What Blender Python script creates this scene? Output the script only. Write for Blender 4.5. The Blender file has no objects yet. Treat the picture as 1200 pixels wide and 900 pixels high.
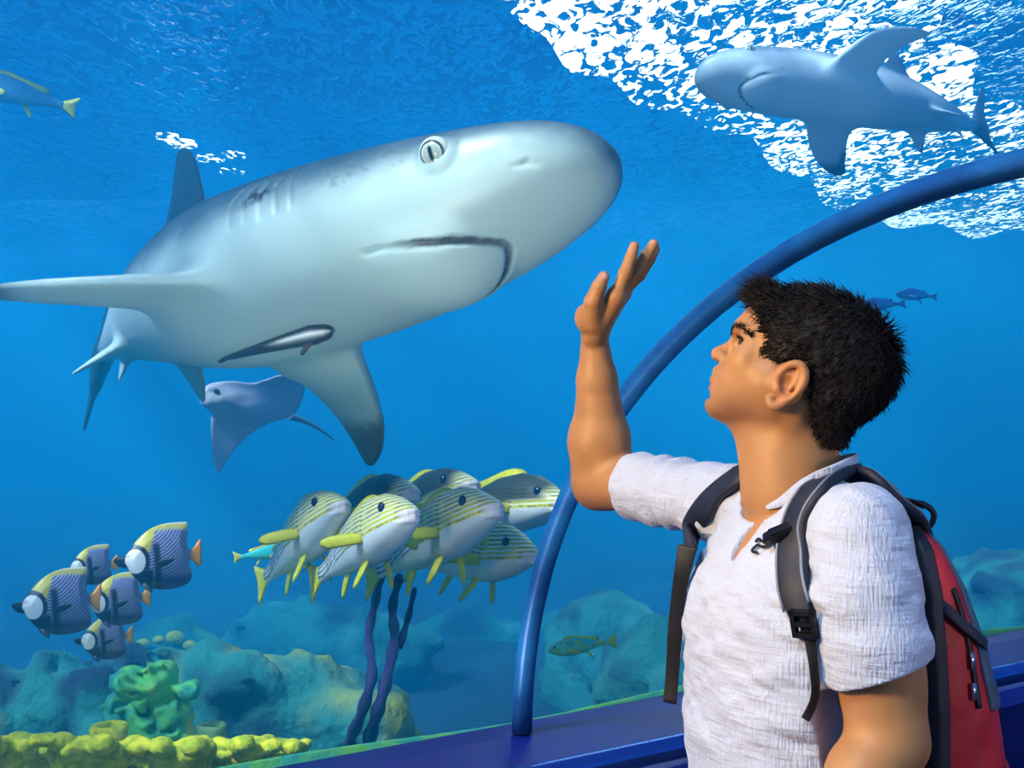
import bpy, bmesh, math, random
import numpy as np
from mathutils import Vector, Matrix

rng = np.random.default_rng(7)
random.seed(7)
SC = bpy.context.scene
COL = SC.collection

# ------------------------------------------------------------------ camera
CAM_H = 1.6
FPX = 1500.0                       # focal length in pixels of the 1200x900 frame
cam_data = bpy.data.cameras.new('camera')
cam_data.sensor_width = 36.0
cam_data.lens = 36.0 * FPX / 1200.0
cam_data.clip_start = 0.05
cam_data.clip_end = 200
cam = bpy.data.objects.new('camera', cam_data)
cam.location = (0, 0, CAM_H)
cam.rotation_euler = (math.pi / 2, 0, 0)
COL.objects.link(cam)
SC.camera = cam

# ------------------------------------------------------------------ world, lights, exposure
SC.view_settings.view_transform = 'Standard'
SC.view_settings.look = 'None'
SC.view_settings.exposure = 0.0
SC.view_settings.gamma = 1.0
SC.view_settings.use_curve_mapping = False
SC.cycles.max_bounces = 8
SC.cycles.diffuse_bounces = 2
SC.cycles.glossy_bounces = 3
SC.cycles.transmission_bounces = 4
SC.cycles.transparent_max_bounces = 12
SC.cycles.volume_bounces = 1
SC.cycles.use_denoising = True

world = bpy.data.worlds.new('world')
SC.world = world
world.use_nodes = True
world.node_tree.nodes['Background'].inputs[0].default_value = (0.005, 0.078, 0.36, 1)
world.node_tree.nodes['Background'].inputs[1].default_value = 1.0

def light(name, kind, loc, energy, color, target=None, size=0.5, size_y=None, angle=None, spot=None, rad=None):
    d = bpy.data.lights.new(name, kind)
    d.energy = energy; d.color = color
    if kind == 'AREA':
        d.size = size
        if size_y: d.shape = 'RECTANGLE'; d.size_y = size_y
    if angle is not None: d.angle = angle
    if spot is not None: d.spot_size = spot; d.spot_blend = 0.6
    if rad is not None: d.shadow_soft_size = rad
    o = bpy.data.objects.new(name, d)
    o.location = loc
    if target is not None:
        o.rotation_euler = (Vector(target) - Vector(loc)).to_track_quat('-Z', 'Y').to_euler()
    COL.objects.link(o)
    return o

# daylight falling through the open top of the tank
light('daylight', 'SUN', (-4.7, -1.9, 9), 11.6, (0.97, 0.99, 1.0), target=(0.3, 2.6, 1.5), angle=math.radians(9))
# white fill spot added low in the tunnel to brighten the shark and the fish
light('added_fill_spot', 'SPOT', (-1.0, 1.35, 0.32), 280, (1.0, 0.99, 0.86), target=(-0.80, 4.4, 1.30), spot=math.radians(100), rad=0.12)
# warm lamp on the visitors' side of the tunnel, up and to the left of the man
light('tunnel_lamp', 'AREA', (-0.92, 1.0, 1.86), 27, (1.0, 0.65, 0.27), target=(0.35, 1.65, 1.5), size=0.25)

# second, weaker tunnel lamp on the near side wall, behind the man's shoulder
light('tunnel_lamp_rear', 'AREA', (1.55, 0.75, 1.55), 4.0, (1.0, 0.74, 0.45), target=(0.75, 1.55, 1.25), size=0.2)

# ------------------------------------------------------------------ helpers
def P(u, v, t):
    """world point at distance t (along the view axis) on the ray through picture point u, v"""
    return np.array([(u - 600.0) / FPX * t, t, CAM_H + (450.0 - v) / FPX * t])

def link(o, parent=None):
    COL.objects.link(o)
    if parent is not None: o.parent = parent
    return o

def empty(name, loc, label=None, cat=None, group=None):
    o = bpy.data.objects.new(name, None)
    o.location = tuple(loc); o.empty_display_size = 0.1
    COL.objects.link(o)
    tag(o, label, cat, group)
    return o

def tag(o, label=None, cat=None, group=None, kind=None):
    if label: o['label'] = label
    if cat: o['category'] = cat
    if group: o['group'] = group
    if kind: o['kind'] = kind
    return o

def mesh_obj(name, verts, faces, mat, parent=None, smooth=True, colors=None, flat_uv=None, origin=None):
    """one mesh object; world-space vertices; a parent's location is taken off"""
    verts = np.asarray(verts, dtype=np.float64)
    me = bpy.data.meshes.new(name)
    if parent is not None:
        off = np.array(total_loc(parent))
        if origin is not None:
            o_ = np.asarray(origin, float); loc = o_ - off; off = o_
        else:
            loc = np.zeros(3)
    elif origin is not None:
        off = np.asarray(origin, float); loc = off
    else:
        off = np.zeros(3); loc = off
    me.from_pydata((verts - off).tolist(), [], faces if isinstance(faces, list) else faces.tolist())
    if smooth:
        me.polygons.foreach_set('use_smooth', np.ones(len(me.polygons), dtype=bool))
    if colors is not None:
        ca = me.color_attributes.new('Col', 'FLOAT_COLOR', 'POINT')
        c = np.ones((len(verts), 4), dtype=np.float32); c[:, :3] = colors
        ca.data.foreach_set('color', c.ravel())
    me.validate()
    me.update()
    if isinstance(mat, (list, tuple)):
        for m in mat: me.materials.append(m)
    else:
        me.materials.append(mat)
    o = bpy.data.objects.new(name, me)
    o.location = tuple(loc)
    return link(o, parent)

def total_loc(o):
    l = np.zeros(3)
    while o is not None:
        l = l + np.array(o.location); o = o.parent
    return l

# ---- materials
def srgb(r, g, b):
    f = lambda c: (c / 255.0) / 12.92 if c / 255.0 <= 0.04045 else (((c / 255.0) + 0.055) / 1.055) ** 2.4
    return (f(r), f(g), f(b))

def mat(name, color=(0.5, 0.5, 0.5), rough=0.5, metal=0.0, spec=0.5, attr=False, noise=None, bump=None, sss=None, alpha=None, emit=None, sheen=0, coat=0):
    """procedural principled material. noise=(scale, amount, color2) mixes a second colour; bump=(scale, strength[, dist])"""
    m = bpy.data.materials.new(name); m.use_nodes = True
    nt = m.node_tree; N = nt.nodes; L = nt.links
    b = N['Principled BSDF']
    b.inputs['Roughness'].default_value = rough
    b.inputs['Metallic'].default_value = metal
    b.inputs['Specular IOR Level'].default_value = spec
    if coat: b.inputs['Coat Weight'].default_value = coat
    if sheen: b.inputs['Sheen Weight'].default_value = sheen
    if sss:
        b.inputs['Subsurface Weight'].default_value = sss[0]
        b.inputs['Subsurface Radius'].default_value = sss[1]
        b.inputs['Subsurface Scale'].default_value = sss[2]
    co = N.new('ShaderNodeTexCoord')
    src = None
    if attr:
        a = N.new('ShaderNodeVertexColor'); a.layer_name = 'Col'
        src = a.outputs['Color']
    else:
        rgb = N.new('ShaderNodeRGB'); rgb.outputs[0].default_value = (*color, 1)
        src = rgb.outputs[0]
    if noise:
        n = N.new('ShaderNodeTexNoise'); n.inputs['Scale'].default_value = noise[0]; n.inputs['Detail'].default_value = 5
        L.new(co.outputs['Object'], n.inputs['Vector'])
        r = N.new('ShaderNodeMapRange'); r.inputs[1].default_value = 0.38; r.inputs[2].default_value = 0.62
        r.inputs[4].default_value = noise[1]
        L.new(n.outputs['Fac'], r.inputs[0])
        mx = N.new('ShaderNodeMix'); mx.data_type = 'RGBA'
        L.new(r.outputs[0], mx.inputs[0]); L.new(src, mx.inputs[6]); mx.inputs[7].default_value = (*noise[2], 1)
        src = mx.outputs[2]
    L.new(src, b.inputs['Base Color'])
    if bump:
        n = N.new('ShaderNodeTexNoise'); n.inputs['Scale'].default_value = bump[0]; n.inputs['Detail'].default_value = 4
        L.new(co.outputs['Object'], n.inputs['Vector'])
        bp = N.new('ShaderNodeBump'); bp.inputs['Strength'].default_value = bump[1]
        bp.inputs['Distance'].default_value = bump[2] if len(bump) > 2 else 0.01
        L.new(n.outputs['Fac'], bp.inputs['Height']); L.new(bp.outputs[0], b.inputs['Normal'])
    if emit:
        b.inputs['Emission Color'].default_value = (*emit[0], 1); b.inputs['Emission Strength'].default_value = emit[1]
    return m

# ---- implicit (distance-field) modelling on a grid, meshed with surface nets
def value_noise(p, scale, seed=0):
    """smooth lattice noise in [-1,1], p: (...,3)"""
    q = np.asarray(p, np.float32) * np.float32(scale)
    i = np.floor(q).astype(np.int64); f = q - i
    f = f * f * (3 - 2 * f)
    def h(ix, iy, iz):
        n = (ix * 374761393 + iy * 668265263 + iz * 2147483647 + seed * 974634777) & 0xffffffff
        n = ((n ^ (n >> 13)) * 1274126177) & 0xffffffff
        n = (n ^ (n >> 16)) & 0xffff
        return n.astype(np.float32) / 32767.5 - 1
    r = 0
    for dx in (0, 1):
        wx = f[..., 0] if dx else 1 - f[..., 0]
        for dy in (0, 1):
            wy = f[..., 1] if dy else 1 - f[..., 1]
            for dz in (0, 1):
                wz = f[..., 2] if dz else 1 - f[..., 2]
                r = r + wx * wy * wz * h(i[..., 0] + dx, i[..., 1] + dy, i[..., 2] + dz)
    return r

def smin(a, b, k):
    if k <= 0: return np.minimum(a, b)
    h = np.maximum(k - np.abs(a - b), 0) / k
    return np.minimum(a, b) - h * h * k * 0.25

def smax(a, b, k): return -smin(-a, -b, k)

def d_cone(p, a, b, ra, rb):
    a = np.asarray(a, np.float32); b = np.asarray(b, np.float32)
    ba = b - a; l2 = float(ba @ ba) + 1e-12
    pa = p - a
    t = np.clip((pa @ ba) / l2, 0, 1)
    return np.sqrt(np.maximum(((pa - t[..., None] * ba) ** 2).sum(-1), 0)) - (ra + (rb - ra) * t)

def rot_from(ex, ez):
    """3x3 with columns ex, ey, ez (made orthonormal)"""
    ex = np.asarray(ex, float); ex = ex / np.linalg.norm(ex)
    ez = np.asarray(ez, float); ez = ez - ex * (ez @ ex); ez /= np.linalg.norm(ez)
    return np.stack([ex, np.cross(ez, ex), ez], 1)

def d_ell(p, c, r, R=None):
    q = p - np.asarray(c, np.float32)
    if R is not None: q = q @ np.asarray(R, np.float32)
    r = np.asarray(r, np.float32)
    k0 = np.sqrt(((q / r) ** 2).sum(-1)); k1 = np.sqrt(((q / (r * r)) ** 2).sum(-1))
    return k0 * (k0 - 1) / np.maximum(k1, 1e-9)

def d_box(p, c, h, R=None, rad=0.0):
    q = p - np.asarray(c, np.float32)
    if R is not None: q = q @ np.asarray(R, np.float32)
    q = np.abs(q) - (np.asarray(h, np.float32) - rad)
    return np.sqrt((np.maximum(q, 0) ** 2).sum(-1)) + np.minimum(q.max(-1), 0) - rad

def smooth_poly(pts, n=6, closed=True):
    """Catmull-Rom through points"""
    pts = np.asarray(pts, float); m = len(pts); out = []
    rngi = range(m) if closed else range(m - 1)
    for i in rngi:
        p0, p1, p2, p3 = (pts[(i - 1) % m], pts[i], pts[(i + 1) % m], pts[(i + 2) % m]) if closed else \
            (pts[max(i - 1, 0)], pts[i], pts[i + 1], pts[min(i + 2, m - 1)])
        for s in np.arange(n) / n:
            out.append(0.5 * ((2 * p1) + (-p0 + p2) * s + (2 * p0 - 5 * p1 + 4 * p2 - p3) * s * s + (-p0 + 3 * p1 - 3 * p2 + p3) * s ** 3))
    if not closed: out.append(pts[-1])
    return np.array(out)

def d_poly2(x, y, poly):
    d = np.full(x.shape, 1e9, np.float32); s = np.zeros(x.shape, bool)
    n = len(poly)
    for i in range(n):
        ax, ay = poly[i]; bx, by = poly[(i + 1) % n]
        ex, ey = bx - ax, by - ay; wx, wy = x - ax, y - ay
        t = np.clip((wx * ex + wy * ey) / (ex * ex + ey * ey + 1e-12), 0, 1)
        d = np.minimum(d, (wx - ex * t) ** 2 + (wy - ey * t) ** 2)
        c = ((ay > y) != (by > y)) & (x < ex * (y - ay) / (by - ay + 1e-12) + ax)
        s ^= c
    d = np.sqrt(d)
    return np.where(s, -d, d)

def d_plate(p, o, e1, e2, poly, th0, th1, span, cup=0.0):
    """thin fin: outline poly in the (e1 span, e2 chord) plane at o; half thickness th0 at the root to th1 at the tip"""
    o = np.asarray(o, np.float32)
    e1 = np.asarray(e1, float); e1 = e1 / np.linalg.norm(e1)
    e2 = np.asarray(e2, float); e2 = e2 - e1 * (e1 @ e2); e2 /= np.linalg.norm(e2)
    e3 = np.cross(e1, e2)
    q = p - o
    x = q @ e1.astype(np.float32); y = q @ e2.astype(np.float32); w = q @ e3.astype(np.float32)
    if cup: w = w - cup * x * np.abs(x) / span
    d2 = d_poly2(x, y, poly)
    th = th0 + (th1 - th0) * np.clip(x / span, 0, 1)
    # thin towards the edges
    edge = np.clip(-d2 / (3.2 * th0), 0, 1)
    th = th * (0.35 + 0.65 * np.sqrt(edge))
    dw = np.abs(w) - th
    return np.minimum(np.maximum(d2, dw), 0) + np.sqrt(np.maximum(d2, 0) ** 2 + np.maximum(dw, 0) ** 2)

class Field:
    def __init__(self, lo, hi, h):
        self.lo = np.asarray(lo, np.float64); self.h = float(h)
        self.n = np.maximum(np.ceil((np.asarray(hi) - self.lo) / h).astype(int) + 1, 3)
        self.ax = [(self.lo[i] + np.arange(self.n[i]) * h).astype(np.float32) for i in range(3)]
        self.f = np.full(tuple(self.n), 1e3, np.float32)
    def sl(self, lo, hi):
        a = np.clip(np.floor((np.asarray(lo) - self.lo) / self.h).astype(int), 0, self.n)
        b = np.clip(np.ceil((np.asarray(hi) - self.lo) / self.h).astype(int) + 1, 0, self.n)
        return tuple(slice(int(x), int(y)) for x, y in zip(a, b))
    def pts(self, s):
        return np.stack(np.meshgrid(*[self.ax[i][s[i]] for i in range(3)], indexing='ij'), -1)
    def op(self, fn, lo, hi, k=0.0, sub=False, margin=None):
        m = (2.5 * k + 3 * self.h) if margin is None else margin
        s = self.sl(np.asarray(lo) - m, np.asarray(hi) + m)
        if any(x.start >= x.stop for x in s): return self
        d = fn(self.pts(s)).astype(np.float32)
        self.f[s] = smax(self.f[s], -d, k) if sub else smin(self.f[s], d, k)
        return self
    def cone(self, a, b, ra, rb, k=0.0, sub=False):
        a = np.asarray(a, float); b = np.asarray(b, float); r = max(ra, rb)
        return self.op(lambda p: d_cone(p, a, b, ra, rb), np.minimum(a, b) - r, np.maximum(a, b) + r, k, sub)
    def chain(self, pts, rads, k=0.0, kin=None, sub=False):
        for i in range(len(pts) - 1):
            self.cone(pts[i], pts[i + 1], rads[i], rads[i + 1], k if i == 0 or kin is None else kin, sub)
        return self
    def ell(self, c, r, R=None, k=0.0, sub=False):
        c = np.asarray(c, float); m = max(r) if R is not None else np.asarray(r, float)
        return self.op(lambda p: d_ell(p, c, r, R), c - m, c + m, k, sub)
    def box(self, c, hh, R=None, rad=0.0, k=0.0, sub=False):
        c = np.asarray(c, float); m = np.linalg.norm(hh) if R is not None else np.asarray(hh, float)
        return self.op(lambda p: d_box(p, c, hh, R, rad), c - m, c + m, k, sub)
    def plate(self, o, e1, e2, poly, th0, th1, span, k=0.0, cup=0.0):
        poly = np.asarray(poly, float); o = np.asarray(o, float)
        a1 = np.asarray(e1, float) / np.linalg.norm(e1); a2 = np.asarray(e2, float); a2 = a2 - a1 * (a1 @ a2); a2 /= np.linalg.norm(a2); a3 = np.cross(a1, a2)
        c3 = o + poly[:, :1] * a1 + poly[:, 1:2] * a2 + (cup * poly[:, :1] * np.abs(poly[:, :1]) / span) * a3
        return self.op(lambda p: d_plate(p, o, e1, e2, poly, th0, th1, span, cup), c3.min(0) - th0, c3.max(0) + th0, k)
    def bottom(self, s, r):
        """lowest surface height over grid column (axis 0 = s, axis 1 = r)"""
        i = int(round((s - self.lo[0]) / self.h)); j = int(round((r - self.lo[1]) / self.h))
        colm = self.f[i, j]; k = np.argmax(colm < 0)
        if k == 0: return self.lo[2] + self.h * np.argmin(colm)
        t = colm[k - 1] / (colm[k - 1] - colm[k]); return self.lo[2] + self.h * (k - 1 + t)
    def mesh(self):
        f = self.f
        ins = f < 0
        nx, ny, nz = f.shape
        cnt = np.zeros((nx - 1, ny - 1, nz - 1), np.int8)
        for dx in (0, 1):
            for dy in (0, 1):
                for dz in (0, 1):
                    cnt += ins[dx:nx - 1 + dx, dy:ny - 1 + dy, dz:nz - 1 + dz]
        act = (cnt > 0) & (cnt < 8)
        idx = np.full(act.shape, -1, np.int64)
        cells = np.argwhere(act)
        idx[act] = np.arange(len(cells))
        acc = np.zeros((len(cells), 3)); num = np.zeros(len(cells))
        corner = [(a, b, c) for a in (0, 1) for b in (0, 1) for c in (0, 1)]
        for a in corner:
            for ax in range(3):
                if a[ax]: continue
                b = list(a); b[ax] = 1
                fa = f[cells[:, 0] + a[0], cells[:, 1] + a[1], cells[:, 2] + a[2]]
                fb = f[cells[:, 0] + b[0], cells[:, 1] + b[1], cells[:, 2] + b[2]]
                x = (fa < 0) != (fb < 0)
                t = np.where(x, fa / np.where(x, fa - fb, 1), 0)
                pos = np.array(a, float) + t[:, None] * (np.array(b) - np.array(a))
                acc[x] += pos[x]; num[x] += 1
        v = cells + acc / num[:, None]
        quads = []
        for ax in range(3):
            o1, o2 = (ax + 1) % 3, (ax + 2) % 3
            sa = [slice(1, -1)] * 3; sb = [slice(1, -1)] * 3
            sa[ax] = slice(0, -1); sb[ax] = slice(1, None)
            A = ins[tuple(sa)]; B = ins[tuple(sb)]
            for flip, M in ((False, A & ~B), (True, ~A & B)):
                e = np.argwhere(M)
                if not len(e): continue
                off = np.ones(3, int); off[ax] = 0
                e = e + off
                q = []
                for s1, s2 in ((-1, -1), (0, -1), (0, 0), (-1, 0)):
                    c = e.copy(); c[:, o1] += s1; c[:, o2] += s2
                    q.append(idx[c[:, 0], c[:, 1], c[:, 2]])
                q = np.stack(q, 1)
                if flip: q = q[:, ::-1]
                quads.append(q)
        q = np.concatenate(quads)
        q = q[(q >= 0).all(1)]
        return self.lo + v * self.h, q

def relax(v, q, it=2, lam=0.5):
    n = len(v)
    for _ in range(it):
        acc = np.zeros_like(v); c = np.zeros(n)
        for i in range(4):
            a, b = q[:, i], q[:, (i + 1) % 4]
            for k in range(3):
                acc[:, k] += np.bincount(a, v[b, k], n) + np.bincount(b, v[a, k], n)
            c += np.bincount(a, minlength=n) + np.bincount(b, minlength=n)
        v = v + lam * (acc / np.maximum(c, 1)[:, None] - v)
    return v

def vnormals(v, q):
    n = np.cross(v[q[:, 2]] - v[q[:, 0]], v[q[:, 3]] - v[q[:, 1]])
    out = np.zeros_like(v)
    for i in range(4):
        for k in range(3): out[:, k] += np.bincount(q[:, i], n[:, k], len(v))
    return out / np.maximum(np.linalg.norm(out, axis=1), 1e-12)[:, None]

def sstep(a, b, x):
    t = np.clip((x - a) / (b - a), 0, 1); return t * t * (3 - 2 * t)

def mixc(a, b, t):
    return np.asarray(a) * (1 - t[:, None]) + np.asarray(b) * t[:, None]

def tube(pts, rads, seg=8, cap=True, flat=None, up=None):
    """swept tube. rads: radius or per-point; flat=(aspect of second axis); up: reference for second axis"""
    pts = np.asarray(pts, float); n = len(pts)
    rads = np.broadcast_to(np.asarray(rads, float), (n,))
    T = np.gradient(pts, axis=0); T /= np.linalg.norm(T, axis=1)[:, None]
    u0 = np.array(up, float) if up is not None else (np.array([0, 0, 1.0]) if abs(T[0, 2]) < 0.9 else np.array([1.0, 0, 0]))
    V = []; N = u0
    for i in range(n):
        N = (u0 if up is not None else N); N = N - T[i] * (N @ T[i]); N = N / np.linalg.norm(N)
        B = np.cross(T[i], N)
        for j in range(seg):
            a = 2 * math.pi * j / seg
            V.append(pts[i] + rads[i] * (math.cos(a) * N * (flat or 1.0) + math.sin(a) * B))
    F = []
    for i in range(n - 1):
        for j in range(seg):
            k = (j + 1) % seg
            F.append([i * seg + j, i * seg + k, (i + 1) * seg + k, (i + 1) * seg + j])
    if cap:
        F.append(list(range(seg))[::-1]); F.append([(n - 1) * seg + j for j in range(seg)])
    return np.array(V), F

def ribbon(pts, nrm, width, thick):
    """flat strap: pts (n,3), nrm outward normals (n,3); rounded-rectangle section"""
    pts = np.asarray(pts, float); nrm = np.asarray(nrm, float); n = len(pts)
    width = np.broadcast_to(np.asarray(width, float), (n,)); thick = np.broadcast_to(np.asarray(thick, float), (n,))
    T = np.gradient(pts, axis=0); T /= np.linalg.norm(T, axis=1)[:, None]
    prof = [(-.5, -.3), (-.5, .3), (-.42, .5), (.42, .5), (.5, .3), (.5, -.3), (.42, -.5), (-.42, -.5)]
    V = []
    for i in range(n):
        N = nrm[i] - T[i] * (nrm[i] @ T[i]); N /= np.linalg.norm(N) + 1e-12
        B = np.cross(T[i], N)
        for a, b in prof: V.append(pts[i] + B * a * width[i] + N * b * thick[i])
    F = []
    for i in range(n - 1):
        for j in range(8):
            k = (j + 1) % 8
            F.append([i * 8 + j, i * 8 + k, (i + 1) * 8 + k, (i + 1) * 8 + j])
    F.append(list(range(8))[::-1]); F.append([(n - 1) * 8 + j for j in range(8)])
    return np.array(V), F

def box_vf(c, h, R=None):
    c = np.asarray(c, float)
    V = np.array([[x, y, z] for x in (-1, 1) for y in (-1, 1) for z in (-1, 1)], float) * np.asarray(h, float)
    if R is not None: V = V @ np.asarray(R).T
    return V + c, [[0, 1, 3, 2], [4, 6, 7, 5], [0, 4, 5, 1], [2, 3, 7, 6], [0, 2, 6, 4], [1, 5, 7, 3]]

def join_vf(parts):
    V = []; F = []; o = 0
    for v, f in parts:
        V.append(np.asarray(v)); F += [[int(i) + o for i in g] for g in f]; o += len(v)
    return np.concatenate(V), F

def ball_vf(c, r, seg=16, rings=10, R=None):
    V = []; F = []
    r = np.broadcast_to(np.asarray(r, float), (3,))
    for i in range(rings + 1):
        th = math.pi * i / rings
        for j in range(seg):
            ph = 2 * math.pi * j / seg
            V.append([math.sin(th) * math.cos(ph) * r[0], math.sin(th) * math.sin(ph) * r[1], math.cos(th) * r[2]])
    for i in range(rings):
        for j in range(seg):
            k = (j + 1) % seg
            F.append([i * seg + j, (i + 1) * seg + j, (i + 1) * seg + k, i * seg + k])
    V = np.array(V)
    if R is not None: V = V @ np.asarray(R).T
    return V + np.asarray(c, float), F
WATER = True
# outline of the added glowing panel, as picture directions around the spread of the glints
GLINT_OUTLINE = [(588, -20), (606, 22), (640, 44), (668, 84), (715, 92), (748, 124), (800, 132), (838, 156), (880, 160), (905, 196), (950, 212), (968, 242), (1020, 250), (1050, 268), (1100, 262), (1140, 280), (1190, 268), (1245, 280), (1270, 225), (1212, 180), (1196, 130), (1140, 112), (1146, 70), (1100, 48), (1108, -10), (1060, -40), (900, -60), (720, -60)]
# ================================================================== the setting: tunnel, tank, water
PHI = math.radians(55)
D = np.array([math.sin(PHI), math.cos(PHI), 0.0])       # along the tunnel
W = np.array([-math.cos(PHI), math.sin(PHI), 0.0])      # out through the far wall
P0 = P(605, 855, 3.3)                                    # foot of the visible rib
S0, W0, KERB = float(P0 @ D), float(P0 @ W), float(P0[2])
HALF, RISE, FLAT = 1.56, 1.285, 0.55
SURF = 3.75                                              # water level
BED = -1.3

def LW(s, w, z):
    return D * s + W * w + np.array([0, 0, z])

def arch(off=0.0, n=20):
    """tunnel section as (w, z) from the far foot over the crown to the near foot, grown outwards by off"""
    pts = []
    for i in range(n + 1):
        a = (math.pi / 2) * i / n
        pts.append((W0 - HALF + (HALF + off) * math.cos(a), KERB + (RISE + off) * math.sin(a)))
    for i in range(n + 1):
        a = (math.pi / 2) * (1 - i / n)
        pts.append((W0 - HALF - FLAT - (HALF + off) * math.cos(a), KERB + (RISE + off) * math.sin(a)))
    return pts

NEAR_W = W0 - 2 * HALF - FLAT
SA, SB = -9.0, 14.0

# -- acrylic shell: one clear curved pane on either side of the rib
m_acrylic = bpy.data.materials.new('clear_acrylic'); m_acrylic.use_nodes = True
nt = m_acrylic.node_tree; nt.nodes.clear()
tr = nt.nodes.new('ShaderNodeBsdfTransparent'); tr.inputs[0].default_value = (0.965, 0.985, 0.99, 1)
nt.links.new(tr.outputs[0], nt.nodes.new('ShaderNodeOutputMaterial').inputs[0])
def shell(name, sa, sb, label):
    A, B = arch(0.0), arch(0.05)
    V = []; F = []
    n = len(A)
    for s in (sa, sb):
        for w, z in A: V.append(LW(s, w, z))
        for w, z in B: V.append(LW(s, w, z))
    for i in range(n - 1):
        F += [[i, i + 1, 2 * n + i + 1, 2 * n + i], [n + i + 1, n + i, 3 * n + i, 3 * n + i + 1],
              [i + 1, i, n + i, n + i + 1], [2 * n + i, 2 * n + i + 1, 3 * n + i + 1, 3 * n + i]]
    F += [[0, 2 * n, 3 * n, n], [n - 1, 2 * n - 1, 4 * n - 1, 3 * n - 1]]
    o = mesh_obj(name, V, F, m_acrylic)
    return tag(o, label, 'window', kind='structure')
shell('window_1', SA, S0, 'curved clear acrylic tunnel pane facing the large shark')
shell('window_2', S0, SB, 'curved clear acrylic tunnel pane behind the man')

# -- rib: blue painted metal arch
m_rib = mat('rib_blue_steel', srgb(20, 72, 132), rough=0.32, metal=0.2, noise=(9, 0.6, srgb(30, 105, 165)))
pts = [LW(S0, w, z) for w, z in arch(-0.026, 30)]
V, F = tube(pts, 0.024, seg=14, up=D, flat=1.15)
rib = tag(mesh_obj('trim_1', V, F, m_rib), 'curved blue steel rib of the tunnel rising behind the man', 'arch', kind='structure')

# -- kerb wall under the acrylic
m_kerb = mat('kerb_blue', srgb(6, 12, 92), rough=0.45, noise=(3.0, 0.5, srgb(4, 26, 112)))
def extrude(poly, sa, sb):
    n = len(poly)
    V = [LW(s, w, z) for s in (sa, sb) for w, z in poly]
    F = [[i, (i + 1) % n, n + (i + 1) % n, n + i] for i in range(n)]
    F += [list(range(n))[::-1], [n + i for i in range(n)]]
    return V, F
kw = W0
V, F = extrude([(kw - .42, 0.0), (kw - .42, KERB - .07), (kw - .38, KERB - .035), (kw - .03, KERB - .005), (kw + .07, KERB - .005), (kw + .07, 0.0)], SA, SB)
tag(mesh_obj('wall_kerb', V, F, m_kerb, smooth=False), 'dark blue sloping kerb along the tunnel below the acrylic', 'wall', kind='structure')
V, F = extrude([(NEAR_W - .12, 0.0), (NEAR_W - .12, KERB - .005), (NEAR_W + .03, KERB - .005), (NEAR_W + .3, KERB - .05), (NEAR_W + .3, 0.0)], SA, SB)
tag(mesh_obj('wall_kerb_near', V, F, m_kerb, smooth=False), 'dark blue kerb on the near side of the tunnel', 'wall', kind='structure')
m_plinth = mat('plinth_concrete', srgb(20, 60, 110), rough=0.8, noise=(4, .7, srgb(14, 90, 120)))
V, F = extrude([(NEAR_W - .12, BED - .3), (NEAR_W - .12, -.08), (kw + .07, -.08), (kw + .07, BED - .3)], SA, SB)
tag(mesh_obj('wall_plinth', V, F, m_plinth, smooth=False), 'concrete plinth that carries the tunnel over the seabed', 'wall', kind='structure')
m_floor = mat('floor_dark', srgb(16, 24, 60), rough=0.4, noise=(20, .4, srgb(30, 40, 90)))
V, F = extrude([(NEAR_W - .12, -.08), (NEAR_W - .12, 0.0), (kw + .07, 0.0), (kw + .07, -.08)], SA, SB)
tag(mesh_obj('floor', V, F, m_floor, smooth=False), 'dark tunnel floor', 'floor', kind='structure')

# -- mossy ledge outside the acrylic, seen as a green line along the kerb
m_moss = mat('moss_ledge', srgb(24, 128, 118), rough=0.9, noise=(14, .8, srgb(80, 150, 70)), bump=(40, .6, .01))
ns = 120
V = []; F = []
for i in range(ns + 1):
    s = SA + (SB - SA) * i / ns
    wob = 0.035 * math.sin(s * 2.3) + 0.025 * math.sin(s * 5.1 + 1)
    for w, z in ((.075, -.9), (.075, KERB + .004 + wob * .25), (.09, KERB + .006 + wob * .25), (.105, KERB + .0 + wob * .25), (.13, KERB - .06 + wob), (.18, -.9)):
        V.append(LW(s, kw + w, z))
for i in range(ns):
    for j in range(5): F.append([i * 6 + j, i * 6 + j + 1, i * 6 + j + 7, i * 6 + j + 6])
F += [[0, 1, 2, 3, 4, 5][::-1], [ns * 6 + j for j in range(6)]]
tag(mesh_obj('trim_ledge', V, F, m_moss), 'algae covered green ledge outside the acrylic along the kerb', 'ledge', kind='structure')

# -- handrail inside the tunnel
m_rail = mat('rail_steel', srgb(70, 110, 190), rough=0.18, metal=0.9)
m_railpost = mat('rail_post_steel', srgb(40, 60, 130), rough=0.3, metal=0.8)
RW, RZ = kw - .50, .765
hr = empty('handrail', LW(S0, RW, 0), 'round polished blue handrail running along the kerb behind the man', 'handrail')
V, F = tube([LW(s, RW, RZ) for s in np.linspace(SA, SB, 40)], 0.028, seg=14)
mesh_obj('rail', V, F, m_rail, hr)
for s in np.arange(-1.3, 7, 1.25):
    b = LW(s, RW, 0)
    V1 = tube([b, b + [0, 0, RZ - .02]], 0.02, seg=10)
    V2 = tube([b, b + [0, 0, .012]], 0.05, seg=12)
    v, f = join_vf([V1, V2])
    mesh_obj('post', v, f, m_railpost, hr)

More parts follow.
